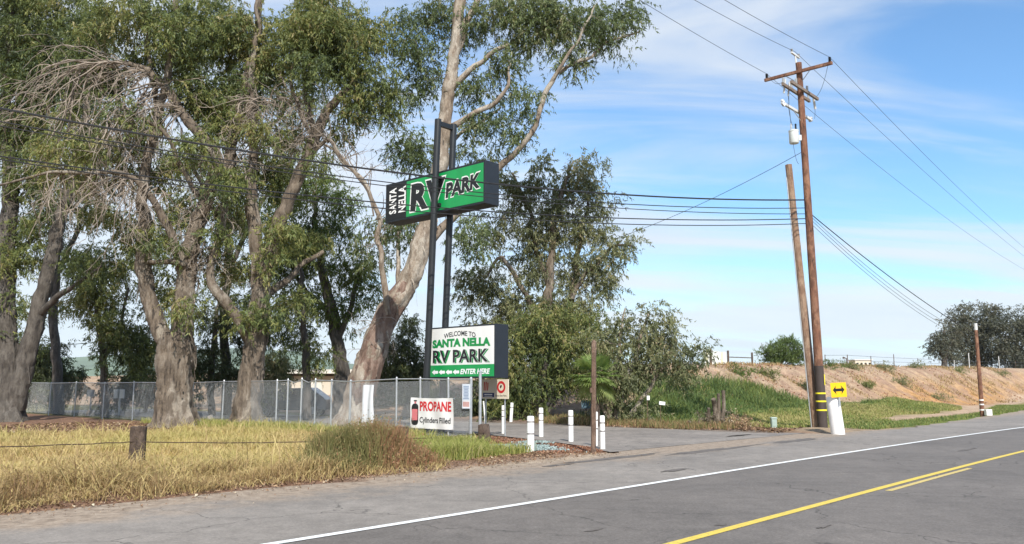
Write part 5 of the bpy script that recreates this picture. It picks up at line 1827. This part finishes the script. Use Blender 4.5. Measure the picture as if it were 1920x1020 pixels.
npp = 40
MB().tube([pole_at(-.03 + 1.03 * k / npp) for k in range(npp + 1)], [.175 - .06 * k / npp for k in range(npp + 1)], 14, True, lambda p, a, i: 1 + .03 * mnoise.noise(p * 5)).build('shaft', WOOD_POLE, up_, smooth=True)


def zpix(py):
    return D(1510, py, YP).z


# top arm across the road
a0, a1 = D(1446, 147, YP + .95), D(1548, 125, YP - .85)
arm_c = pole_z(zpix(137)) - EU * .17
dv_ = AX
MB().box(arm_c, AX, EU, UP, 2.75, .10, .12).build('crossarm', WOOD_POLE, up_, bevel=.008)
# double arm along the road
arm2 = pole_z(zpix(172))
for s in (-1, 1):
    MB().box(arm2 + AX * .17 * s - UP * .0, EU, AX, UP, 2.6, .09, .12).build('crossarm', plain('grey_timber', (.20, .155, .125), .85, 0, .3, 6, stretch=(1, 1, 1)) if 'grey_timber' not in bpy.data.materials else bpy.data.materials['grey_timber'], up_, bevel=.008)
arm3 = pole_z(zpix(208))
MB().box(arm3 - AX * .17, EU, AX, UP, 2.5, .09, .10).build('pale_crossarm', GREY_ARM, up_, bevel=.01)


def insulator(p, h, r, parent=up_, d=UP, mat=PORCELAIN):
    d = Vector(d).normalized()
    n = 9
    pts = [p + d * h * k / n for k in range(n + 1)]
    rr = [r * (.5 if k % 2 else 1.0) for k in range(n + 1)]
    rr[-1] = r * .45
    return MB().tube(pts, rr, 10).build('insulator', mat, parent, smooth=True)


ins_top = []
for s in (-1.28, 1.28):
    q_ = arm_c + AX * s + UP * .06
    insulator(q_, .2, .06, mat=BLACK_STEEL)
    ins_top.append(q_ + UP * .2)
# ridge pin bracket on the pole top
MB().tube([pole_t - UP * .1 - AX * .1, pole_t + UP * .35 - AX * .12], .03, 8).build('top_pin', GREY_ARM, up_)
MB().box(pole_t + UP * .36 - AX * .12, EU, AX, UP, .75, .07, .07).build('top_bracket', GREY_ARM, up_, bevel=.006)
for s in (-.33, .33):
    insulator(pole_t + UP * .4 - AX * .12 + EU * s, .12, .05)
ins_mid = pole_t + UP * .5 - AX * .12
for k, s in enumerate((-1.2, -.8, -.45, .25, 1.2)):
    insulator(arm2 + EU * s + UP * .06 + AX * (.17 if k % 2 else -.17), .22, .055)
# fused cut-outs hanging on the arm ends
for s in (-.95, -.55):
    MB().tube([arm2 + EU * s - AX * .2 + UP * .3, arm2 + EU * s - AX * .28 - UP * .25], .035, 8).build('cutout', GREY_ARM, up_, smooth=True)
MB().tube([arm2 + EU * 1.3 + UP * .1, arm2 + EU * 1.42 - UP * .35], .05, 8).build('cutout', GREY_ARM, up_, smooth=True)
for s in (-1.22, 1.22):
    for k in range(2):
        insulator(arm3 + EU * s - AX * (.17 + .02) + UP * (.05 - .1 * k) + EU * (.02 if s > 0 else -.02), .2, .06, d=EU * s + UP * .4)
m = MB()
for s in (-.55, .55):
    m.tube([arm3 + EU * s - AX * .17, pole_z(arm3.z - .5)], .018, 5)
    m.tube([arm_c + AX * s, pole_z(arm_c.z - .45)], .016, 5)
m.build('arm_brace', GALV, up_)
# transformer
tcn = D(1488.5, 257, YP - .1)
tr_r, tr_h = .185, .52
tr_o = MB().tube([tcn - UP * tr_h / 2, tcn - UP * (tr_h / 2 - .03), tcn + UP * (tr_h / 2 - .06), tcn + UP * (tr_h / 2 - .05), tcn + UP * tr_h / 2, tcn + UP * (tr_h / 2 + .04)],
                 [tr_r * .9, tr_r, tr_r, tr_r * 1.06, tr_r * 1.06, tr_r * .5], 22).build('transformer', TANK, up_, smooth=True)
for s in (-.09, .09):
    insulator(tcn + Vector((s, 0, tr_h / 2 + .02)), .26, .045, tr_o, mat=BLACK_STEEL if s > 0 else PORCELAIN)
MB().obox(tcn + Vector((tr_r * .8, .03, -.12)), Vector((pole_z(tcn.z).x - tcn.x - tr_r * .8, 0, 0)), Vector((0, .05, 0)), UP * .22).build('hanger', GALV, tr_o)
# drop leads
m = MB()


def lead(a, b, sag, r=.008):
    m.tube(cable_pts(a, b, sag, 8), r, 4, False)


lead(tcn + Vector((-.09, 0, .5)), arm2 - EU * .55 - AX * .28 - UP * .25, -.1)
lead(tcn + Vector((-.1, -.1, -.1)), tcn + Vector((.05, -.25, -1.15)), .25)
lead(arm3 - EU * 1.2, arm2 - EU * 1.1, -.25)
lead(arm2 + EU * 1.4 - UP * .35, arm3 + EU * 1.25, .1)
lead(ins_top[0], arm2 - EU * .95 + UP * .3 - AX * .2, .3)
lead(ins_top[1], arm2 + EU * 1.3 + UP * .1, .4)
lead(arm3 - EU * 1.3, tcn + Vector((0, 0, .5)), .3)
m.build('drop_leads', WIRE, up_)
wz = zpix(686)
MB().tube([pole_z(-.1 + (wz + .1) * k / 12) for k in range(13)], [.182 - .012 * k / 12 for k in range(13)], 14, True, lambda p, a, i: 1 + .02 * mnoise.noise(p * 5)).build('dark_base', plain('dark_brown_base', (.05, .036, .03), .7, 0, .3, 7, stretch=(1, 1, .3)), up_, smooth=True)  # sleeve that carries the darker brown of the pole's foot
# yellow strips and step bolts
for py in (737.5, 752.5, 769):
    c_ = pole_z(zpix(py))
    MB().tube([c_ - UP * .025, c_ + UP * .03], .190, 14).build('reflector_band', YELLOW_TAPE, up_, smooth=True)
q_ = pole_z(zpix(712))
MB().tube([q_ + Vector((.15, -.09, -.2)), q_ + Vector((.15, -.09, .2))], .02, 6).build('marker_strip', YELLOW_TAPE, up_)

# old pole stub beside it
ob_ = Vector((D(1530, 804, YP + .35).x, YP + .35, 0))
ot_ = D(1478.5, 309, YP + .35)
oldp = thing('utility_pole', 'shorter weathered old pole stub leaning beside the tall utility pole', 'utility pole', ob_)
do = ot_ - ob_
MB().tube([ob_ + do * (-.03 + 1.03 * k / 24) for k in range(25)], [.165 - .035 * k / 24 for k in range(25)], 12, True, lambda p, a, i: 1 + .04 * mnoise.noise(p * 5)).build('shaft', WOOD_POLE_OLD, oldp, smooth=True)
MB().tube([ob_ + do * f_ + Vector((-.17 + .03 * f_, -.02, 0)) for f_ in (0, .3, .6, .95)], .022, 6).build('conduit', GALV, oldp, smooth=True)
MB().tube([ob_ + do * f_ + Vector((.13 - .03 * f_, -.1, 0)) for f_ in (0, .25, .5)], .018, 6).build('conduit', GALV, oldp, smooth=True)

# short pole up the road
sp_b = G(1842, 780)
sp_t = D(1829, 607, sp_b.y)
shp = thing('utility_pole', 'short brown pole with white bands farther up the road', 'utility pole', (sp_b.x, sp_b.y, 0))
gz = ground_at(sp_b)
s0 = Vector((sp_b.x, sp_b.y, gz - .2))
MB().tube([s0 + (sp_t - s0) * k / 14 for k in range(15)], [.12 - .035 * k / 14 for k in range(15)], 10, True, lambda p, a, i: 1 + .05 * mnoise.noise(p * 4)).build('shaft', WOOD_POLE, shp, smooth=True)
MB().tube([sp_t - UP * .35, sp_t + UP * .02], .088, 10).build('pale_cap', GREY_ARM, shp, smooth=True)
for k, f_ in enumerate((.10, .155, .2)):
    c_ = s0 + (sp_t - s0) * f_
    MB().tube([c_, c_ + UP * .07], .122, 10).build('white_band', WHITE_PAINT, shp, smooth=True)
wb = D(1853, 774, sp_b.y - .3)
m = MB().box(Vector((wb.x, wb.y, .2)), (1, 0, 0), (0, 1, 0), UP, .32, .25, .34)
tag(m.build('meter_box', WHITE_PAINT, bevel=.03), 'small pale box on the grass at the foot of the short pole', 'box')

# wires ---------------------------------------------------------------------


def wire(name, label, pts, r, mat, group, cat='wire'):
    return tag(MB().tube(pts, r, 5, False).build(name, mat, smooth=True), label, cat, group)


TEL = 'telephone cables strung to the tall pole'
for lab, yl, ypole, r, sag in (('thickest black cable, topmost of the bundle crossing the signs', 203, 376, .028, .62),
                               ('thin black cable next below the thickest one', 228, 391, .016, .62),
                               ('thin black cable third from the top of the bundle', 236, 402, .014, .58),
                               ('black cable fourth from the top of the bundle', 293, 411, .019, .55),
                               ('black cable lowest of the bundle crossing in front of the signs', 299, 420, .016, .60)):
    b_ = pole_z(zpix(ypole)) - Vector((.17, .1, 0))
    a_ = D(0, yl, 19.2)
    far = a_ + (a_ - b_) * .6
    pts = []
    n = 40
    # parabola through the left-hand point and the pole, carried on past the picture's edge
    for k in range(n + 1):
        t_ = -.55 + 1.55 * k / n
        p = a_ * (1 - t_) + b_ * t_
        p = p - UP * sag * 4 * t_ * (1 - t_)
        pts.append(p)
    wire('telephone_cable', lab, pts, r, CABLE, TEL, 'cable')
TR = 'telephone cables dipping to the short pole'
for lab, ypole, yend, r, sag in (('thick black cable dipping from the tall pole to the short pole', 399, 628, .02, .25), ('thin cable just under the thick one dipping to the short pole', 404, 634, .009, .50), ('thin cable in the middle of those dipping to the short pole', 410, 639, .009, .55), ('lowest thin cable dipping to the short pole', 418, 644, .009, .56)):
    a_ = pole_z(zpix(ypole)) + EU * .16
    b_ = D(1829.5, yend, sp_b.y)
    wire('telephone_cable', lab, cable_pts(a_, b_, sag, 24), r, CABLE, TR, 'cable')
PW = 'power lines on the pole top'
UF = 62.0


def power(a, label, lft, rgt, sagL, sagR):
    pts = cable_pts(lft, a, sagL, 26) + cable_pts(a, rgt, sagR, 26)[1:]
    wire('power_line', label, pts, .0085, WIRE, PW)


def along(a, px, py, u_step, zfix=None):                # a point up the road at the same offset, at the height the photograph shows
    q_ = a + EU * u_step
    d = ray(px, py)
    k = q_.y / d.y if False else None
    return q_


def at_height(px, py, z):
    d = ray(px, py)
    return Vector((0, 0, HCAM)) + d * ((z - HCAM) / d.z)


power(ins_top[0], 'power line from the left end of the top crossarm', at_height(1000, -125, 13.1), at_height(1920, 505, 12.2), .1, .55)
power(ins_mid, 'power line from the very top of the pole', at_height(1160, -82, 13.4), at_height(1920, 480, 12.6), .1, .3)
power(ins_top[1], 'power line from the right end of the top crossarm', at_height(1210, -90, 13.3), at_height(1920, 464, 12.4), .1, .3)
wire('service_wire', 'single thin wire sloping down left from the transformer', cable_pts(pole_z(zpix(285)) - Vector((.1, 0, 0)), D(1140, 452, 42), .25, 20), .011, WIRE, None)
wire('service_wire', 'thin wire crossing the sky gap at the far left behind the trees', cable_pts(D(40, 650, 60), D(300, 628, 60), .15, 10), .02, WIRE, None)

# ------------------------------------------------------------------ arrow sign on its white stub
sbp = G(1572, 814)
stub = thing('concrete_stub', 'fat white concrete bollard leaning against the foot of the tall pole', 'bollard', (sbp.x, sbp.y, 0))
tp_ = D(1561, 744, sbp.y)
b0_ = Vector((sbp.x, sbp.y, -.1))
dd_ = tp_ - b0_
MB().tube([b0_, b0_ + dd_ * .3, b0_ + dd_ * .7, b0_ + dd_ * .96, tp_], [.225, .225, .22, .215, .19], 22, True, lambda p, a, i: 1 + .012 * mnoise.noise(p * 6)).build('body', CONCRETE_WHITE, stub, smooth=True)
YA = sbp.y - .02
cA = D(1565, 731, YA)
axA = (Vector((math.cos(.12), math.sin(.12), 0)) + UP * .05).normalized()
nA = Vector((math.sin(.12), -math.cos(.12), 0))
ayA = nA.cross(axA) * -1
ayA = axA.cross(nA) * -1
if ayA.z < 0:
    ayA = -ayA
wA, hA = .56, .49
AP = Panel(cA - axA * wA / 2 - ayA * hA / 2 + nA * .26, axA, ayA, nA)
arr = thing('arrow_sign', 'yellow warning sign with a black double ended arrow', 'road sign', cA)
AP.rect('plate', YELLOW_SIGN, arr, 0, 0, wA, hA, 0, .006)
x0, x1, ym = wA * .12, wA * .88, hA * .5
hw, sw, hl = hA * .30, hA * .10, wA * .22
AP.poly('double_arrow', BLACK_PRINT, arr, [(x0, ym), (x0 + hl, ym - hw), (x0 + hl * .85, ym - sw), (x1 - hl * .85, ym - sw), (x1 - hl, ym - hw), (x1, ym), (x1 - hl, ym + hw), (x1 - hl * .85, ym + sw), (x0 + hl * .85, ym + sw), (x0 + hl, ym + hw)], .007, .002)
m = MB()
pm = AP.pt(wA / 2, 0, -.02)
m.obox(AP.pt(wA * .46, -.3, -.035), axA * .05, ayA * (hA + .2), nA * .03)
m.build('bracket', GALV, arr)

# little things right of the drive
kb = G(1451, 804)
kt = thing('utility_cabinet', 'small grey green utility pedestal on the grass edge left of the poles', 'utility box', (kb.x, kb.y, 0))
hk = D(1451, 783, kb.y).z
MB().box(Vector((kb.x, kb.y, hk * .46)), (1, 0, 0), (0, 1, 0), UP, .2, .2, hk * .92 + .1).build('body', CABINET_GREEN, kt, bevel=.015)
MB().box(Vector((kb.x, kb.y, hk * .95)), (1, 0, 0), (0, 1, 0), UP, .235, .235, hk * .1).build('cap', CABINET_GREEN, kt, bevel=.012)
MB().box(Vector((kb.x, kb.y - .108, hk * .5)), (1, 0, 0), (0, 1, 0), UP, .14, .008, hk * .5).build('door', CABINET_GREEN, kt)
for lab, px, py, w, h_, tl in (('tiny white placard on a stake in the grass by the thicket', 1241.5, 756, .24, .13, .12), ('small cream marker square left of the white placard', 1215.5, 746, .11, .17, 0)):
    c_ = D(px, py, 33.2)
    zg = ground_at(c_)
    t = thing('placard', lab, 'placard', (c_.x, c_.y, zg))
    MB().box(c_, (math.cos(tl), 0, -math.sin(tl)), (0, 1, 0), (math.sin(tl), 0, math.cos(tl)), w, .015, h_).build('plate', WHITE_PAINT, t)
    MB().tube([Vector((c_.x - w * .3, c_.y + .02, zg - .1)), Vector((c_.x - w * .3, c_.y + .02, c_.z))], .012, 5).build('stake', WOOD_POST, t)
cb = D(1099, 758, 38)
t = thing('notice_board', 'dull blue board on a post under the palm beyond the drive', 'sign', (cb.x, cb.y, 0))
MB().box(cb, (1, 0, 0), (0, 1, 0), UP, .42, .03, .38).build('board', plain('dull_blue', (.10, .17, .22), .6), t)
MB().tube([Vector((cb.x, cb.y + .03, -.1)), Vector((cb.x, cb.y + .03, cb.z + .15))], .03, 6).build('post', WOOD_POST, t)
# log lying across the far drive edge
lg = MB()
la, lb_ = G(1050, 796), G(1100, 797)
lg.tube([Vector((la.x, la.y + 1.5, .14)), Vector((lb_.x, lb_.y + 1.5, .14))], .13, 10, True, lambda p, a, i: 1 + .1 * mnoise.noise(p * 5))
tag(lg.build('fallen_log', WOOD_POST, smooth=True), 'pale log lying along the drive behind the bollards', 'log')

# ------------------------------------------------------------------ on and beyond the bank


def bank_pt(px, py, v):
    """where the column px meets the line v metres across the road; height from the ground there"""
    d = ray(px, py)
    k = v / (d.x * EV.x + d.y * EV.y)
    q_ = Vector((d.x * k, d.y * k, 0))
    q_.z = ground_at(q_)
    return q_


f1 = bank_pt(1334, 690, 27.0)
hoard = thing('board_screen', 'pale screen of upright boards between dark posts on the bank', 'fence', f1)
tops = []
s0_, s1_ = bank_pt(1321, 690, 27.0), bank_pt(1363, 690, 27.0)
zt_ = D(1340, 656, f1.y).z
nb = 12
for k in range(nb):
    a_ = s0_ + (s1_ - s0_) * (k + .04) / nb
    b_ = s0_ + (s1_ - s0_) * (k + .96) / nb
    hgt = zt_ - a_.z + random.uniform(-.06, .04)
    MB().obox(a_ - UP * .05, b_ - a_, EU * 0 + Vector((0, .03, 0)), UP * hgt).build('board', CREAM_BOARD if k in (1, 9) else PALE_BOARD, hoard)
for px, pt0 in ((1333.5, 656), (1366, 660)):
    a_ = bank_pt(px, 690, 26.9)
    MB().box(a_ + UP * (D(px, pt0, a_.y).z - a_.z) / 2, (1, 0, 0), (0, 1, 0), UP, .12, .12, D(px, pt0, a_.y).z - a_.z + .2).build('post', WOOD_DARK, hoard)
a_, b_ = bank_pt(1367.5, 690, 26.9), bank_pt(1411, 690, 26.9)
rail = thing('rail_fence', 'single dark rail and end post beside the pale board screen', 'fence', b_)
zb2 = D(1411, 663.5, b_.y).z
MB().box(b_ + UP * (zb2 - b_.z) / 2, (1, 0, 0), (0, 1, 0), UP, .11, .11, zb2 - b_.z + .2).build('post', WOOD_DARK, rail)
MB().tube([Vector((a_.x, a_.y, D(1367, 669.5, a_.y).z)), Vector((b_.x, b_.y, D(1411, 671, b_.y).z))], .035, 6).build('rail', WOOD_DARK, rail)

# wire fence along the bank crest
cf = bank_pt(1700, 690, 25.6)
crf = thing('wire_fence', 'thin wire fence with weathered stakes along the crest of the bank', 'fence', cf)
wp = []
for px, pt0 in ((1548, 668), (1590, 674), (1634, 676), (1677, 664), (1722, 676), (1790, 676), (1818, 662), (1874, 668), (1905, 676), (1940, 670)):
    a_ = bank_pt(px, 690, 25.6)
    top = Vector((a_.x, a_.y, a_.z + min(2.2, max(.9, D(px, pt0, a_.y).z - a_.z))))
    MB().tube([a_ - UP * .2, top], .05 if px in (1818, 1874) else .035, 6).build('stake', GREY_ARM if px in (1818, 1874, 1790) else WOOD_DARK, crf)
    wp.append(a_)
m = MB()
for hgt in (.45, .85):
    m.tube([q_ + UP * hgt for q_ in wp], .012, 4, False)
m.build('strand_wire', WIRE, crf)

# small cream building far beyond the bank
bb = bank_pt(1613, 688, 45)
blg = thing('pump_house', 'tiny cream pump house peeping over the bank', 'building', bb)
wd = 30 * bb.y / FPX
hh_ = D(1613, 676, bb.y).z - bb.z
MB().box(bb + UP * (hh_ / 2 - .5), (1, 0, 0), (0, 1, 0), UP, wd, 2.5, hh_ + 1).build('wall', CREAM_WALL, blg)
MB().box(bb + UP * (hh_ + .06), (1, 0, 0), (0, 1, 0), UP, wd + .3, 2.8, .12).build('roof', CREAM_TRIM, blg)
for k in range(4):
    MB().box(bb + Vector((-wd / 2 + wd * (k + .5) / 4, -1.26, hh_ * .6)), (1, 0, 0), (0, 1, 0), UP, wd * .13, .05, hh_ * .3).build('window', DARK_GLASS, blg)
for px, top in ((1588, 672), (1631, 681)):
    a_ = bank_pt(px, 690, 44)
    tag(MB().tube([a_ - UP * .3, Vector((a_.x, a_.y, D(px, top, a_.y).z)), Vector((a_.x - (.5 if px == 1588 else 0), a_.y, D(px, top - 1.5, a_.y).z))], [.07, .07, .16], 6).build('standpipe', WOOD_DARK),
        'dark bent standpipe left of the tiny pump house' if px == 1588 else 'short dark standpipe right of the tiny pump house', 'pipe')

# low scrub on the bank face
SG = 'scrub tufts on the bank face'
scr = ((1395, 712, .55, 'green'), (1437, 712, .5, 'olive'), (1508, 715, .45, 'dark'), (1560, 708, .6, 'green'), (1660, 708, .5, 'brown'), (1690, 715, .5, 'brown'), (1470, 722, .5, 'green'))
scr = scr + ((1600, 706, .45, 'brown'), (1720, 704, .5, 'brown'), (1760, 722, .5, 'brown'), (1800, 706, .55, 'olive'), (1880, 712, .6, 'brown'), (1625, 716, .4, 'olive'))
lm = {'green': LEAF_GREEN, 'olive': LEAF_OLIVE, 'dark': LEAF_DARK, 'brown': LEAF_BROWN}
where = ['at the left end of the bank above the tall grass', 'below the feathery shrub', 'just left of the old pole stub', 'on the bank behind the arrow sign', 'in the middle of the bare bank', 'low on the bare bank towards the short pole', 'above the tall grass left of the poles',
         'high on the bank under the tiny pump house', 'near the crest left of the short pole', 'at the foot of the bare bank left of the short pole', 'high on the bank directly left of the short pole', 'on the orange bank right of the short pole', 'below the tiny pump house, lower down the bank']
for k, (px, py, r, c_) in enumerate(scr):
    vv_ = 20.0 + .9 * (722 - py) / 3
    q_ = bank_pt(px, py, min(vv_, 24.4))
    t = thing('scrub', '%s scrub tuft %s' % (c_, where[k]), 'scrub', q_, SG)
    cl = np.array([(q_.x + rp.gauss(0, r * .8), q_.y + rp.gauss(0, r * .6), q_.z + abs(rp.gauss(r * .4, r * .25))) for _ in range(14)])
    crown_mesh('foliage', cl, np.full(len(cl), r * .5), np.full(len(cl), .5), lm[c_], t, sprays=9, leaves=9, spray_len=.35, leaf=(.08, .16), width=.35, droop=-.2)

# ------------------------------------------------------------------ beyond the chain link fence
pA, pB_ = D(543, 770, 58), D(672, 770, 58)
bl_h = D(600, 700, 58).z
bld = thing('park_building', 'low cream building with a flat trimmed roof beyond the fence', 'building', ((pA.x + pB_.x) / 2, 61, 0))
wx = pB_.x - pA.x + 3.5
cx_b = (pA.x + pB_.x) / 2 + .8
MB().box((cx_b, 61, bl_h / 2 - .2), (1, 0, 0), (0, 1, 0), UP, wx, 6, bl_h).build('wall', CREAM_WALL, bld)
MB().box((cx_b, 60.9, bl_h - .12), (1, 0, 0), (0, 1, 0), UP, wx + .5, 6.6, .16).build('eave', WOOD_DARK, bld)
MB().box((cx_b, 60.85, bl_h + .12), (1, 0, 0), (0, 1, 0), UP, wx + .7, 6.9, .28).build('roof', CREAM_TRIM, bld)
wf = MB().box((cx_b + 1.1, 57.97, 1.35), (1, 0, 0), (0, 1, 0), UP, .8, .06, 1.0).build('window', CREAM_TRIM, bld)
MB().box((cx_b + 1.1, 57.93, 1.35), (1, 0, 0), (0, 1, 0), UP, .66, .03, .86).build('pane', DARK_GLASS, wf)
MB().box((cx_b - 1.4, 57.97, .95), (1, 0, 0), (0, 1, 0), UP, .85, .06, 1.95).build('door', CREAM_TRIM, bld)

# dark car parked behind the fence
cc = D(548, 775, 46)
carr = thing('parked_car', 'dark blue hatchback parked behind the fence by the cream building', 'car', (cc.x, 46, 0))
prof = [(-2.05, .32), (-2.08, .75), (-1.95, .95), (-1.15, 1.02), (-.45, 1.5), (1.15, 1.55), (1.85, 1.05), (2.02, .9), (2.05, .35)]
m = MB().prism([(a, b_ * 1.0) for a, b_ in prof], (cc.x, 46.85, 0), (1, 0, 0), (0, 0, 1), (0, -1, 0), 1.7)
m.build('body', CAR_PAINT, carr, bevel=.05)
m = MB().prism([(-1.0, 1.04), (-.42, 1.43), (.25, 1.46), (.25, 1.04)], (cc.x, 45.145, 0), (1, 0, 0), (0, 0, 1), (0, -1, 0), .012)
m.build('window', DARK_GLASS, carr)
m = MB().prism([(.33, 1.04), (.33, 1.46), (1.1, 1.47), (1.6, 1.04)], (cc.x, 45.145, 0), (1, 0, 0), (0, 0, 1), (0, -1, 0), .012)
m.build('window', DARK_GLASS, carr)
for x in (-1.3, 1.3):
    for y in (45.2, 46.8):
        wlo = MB().tube([(cc.x + x, y - .1, .32), (cc.x + x, y + .1, .32)], .32, 20).build('wheel', RUBBER, carr, smooth=True)
        MB().tube([(cc.x + x, y - .11, .32), (cc.x + x, y - .102, .32)], .19, 14).build('rim', GALV, wlo, smooth=True)
# electric pedestal with two pale boxes
eb = D(222, 785, 47)
ped = thing('meter_pedestal', 'steel post with two white meter boxes behind the fence', 'pedestal', (eb.x, 47, 0))
MB().tube([(eb.x, 47, -.1), (eb.x, 47, D(222, 730, 47).z)], .06, 8).build('post', GALV, ped, smooth=True)
for px in (217.5, 229):
    c_ = D(px, 738.5, 46.88)
    MB().box(c_, (1, 0, 0), (0, 1, 0), UP, .22, .14, .5).build('meter_box', WHITE_PAINT, ped, bevel=.015)
gbx = D(170, 737, 49)
gb = thing('meter_pedestal', 'dim grey panel board on a post left of the white meter boxes', 'pedestal', (gbx.x, 49, 0))
MB().box(gbx, (1, 0, 0), (0, 1, 0), UP, .42, .1, .4).build('panel', plain('dim_panel', (.22, .24, .27), .6), gb)
MB().tube([(gbx.x, 49.08, -.1), (gbx.x, 49.08, gbx.z)], .04, 6).build('post', GALV, gb)


def boulder(px, py, w, h_, lab, seed, Y=None):
    p = G(px, py) if Y is None else D(px, py, Y)
    sx, sz = w * p.y / FPX / 2, h_ * p.y / FPX
    bm = bmesh.new()
    bmesh.ops.create_icosphere(bm, subdivisions=3, radius=1)
    for v_ in bm.verts:
        n_ = 1 + .28 * mnoise.noise(v_.co * 1.3 + Vector((seed, 0, 0))) + .1 * mnoise.noise(v_.co * 3.5 + Vector((seed, 0, 0)))
        v_.co = Vector((v_.co.x * sx * n_, v_.co.y * sx * n_, max(-.3, v_.co.z * n_) * sz * .85))
    me = bpy.data.meshes.new('boulder')
    bm.to_mesh(me)
    bm.free()
    me.materials.append(ROCK)
    me.polygons.foreach_set('use_smooth', [True] * len(me.polygons))
    o = bpy.data.objects.new('boulder', me)
    o.location = (p.x, p.y, ground_at(p) + .02)
    COL.objects.link(o)
    return tag(o, lab, 'boulder', 'boulders by the fence')


boulder(168, 780, 16, 12, 'low tan boulder behind the fence left of the meter boxes', 1, 47)
boulder(243, 782, 20, 15, 'brown boulder behind the fence right of the meter boxes', 2, 46)
boulder(393, 792, 18, 16, 'grey block of stone between the two shaggy trunks', 3, 38)
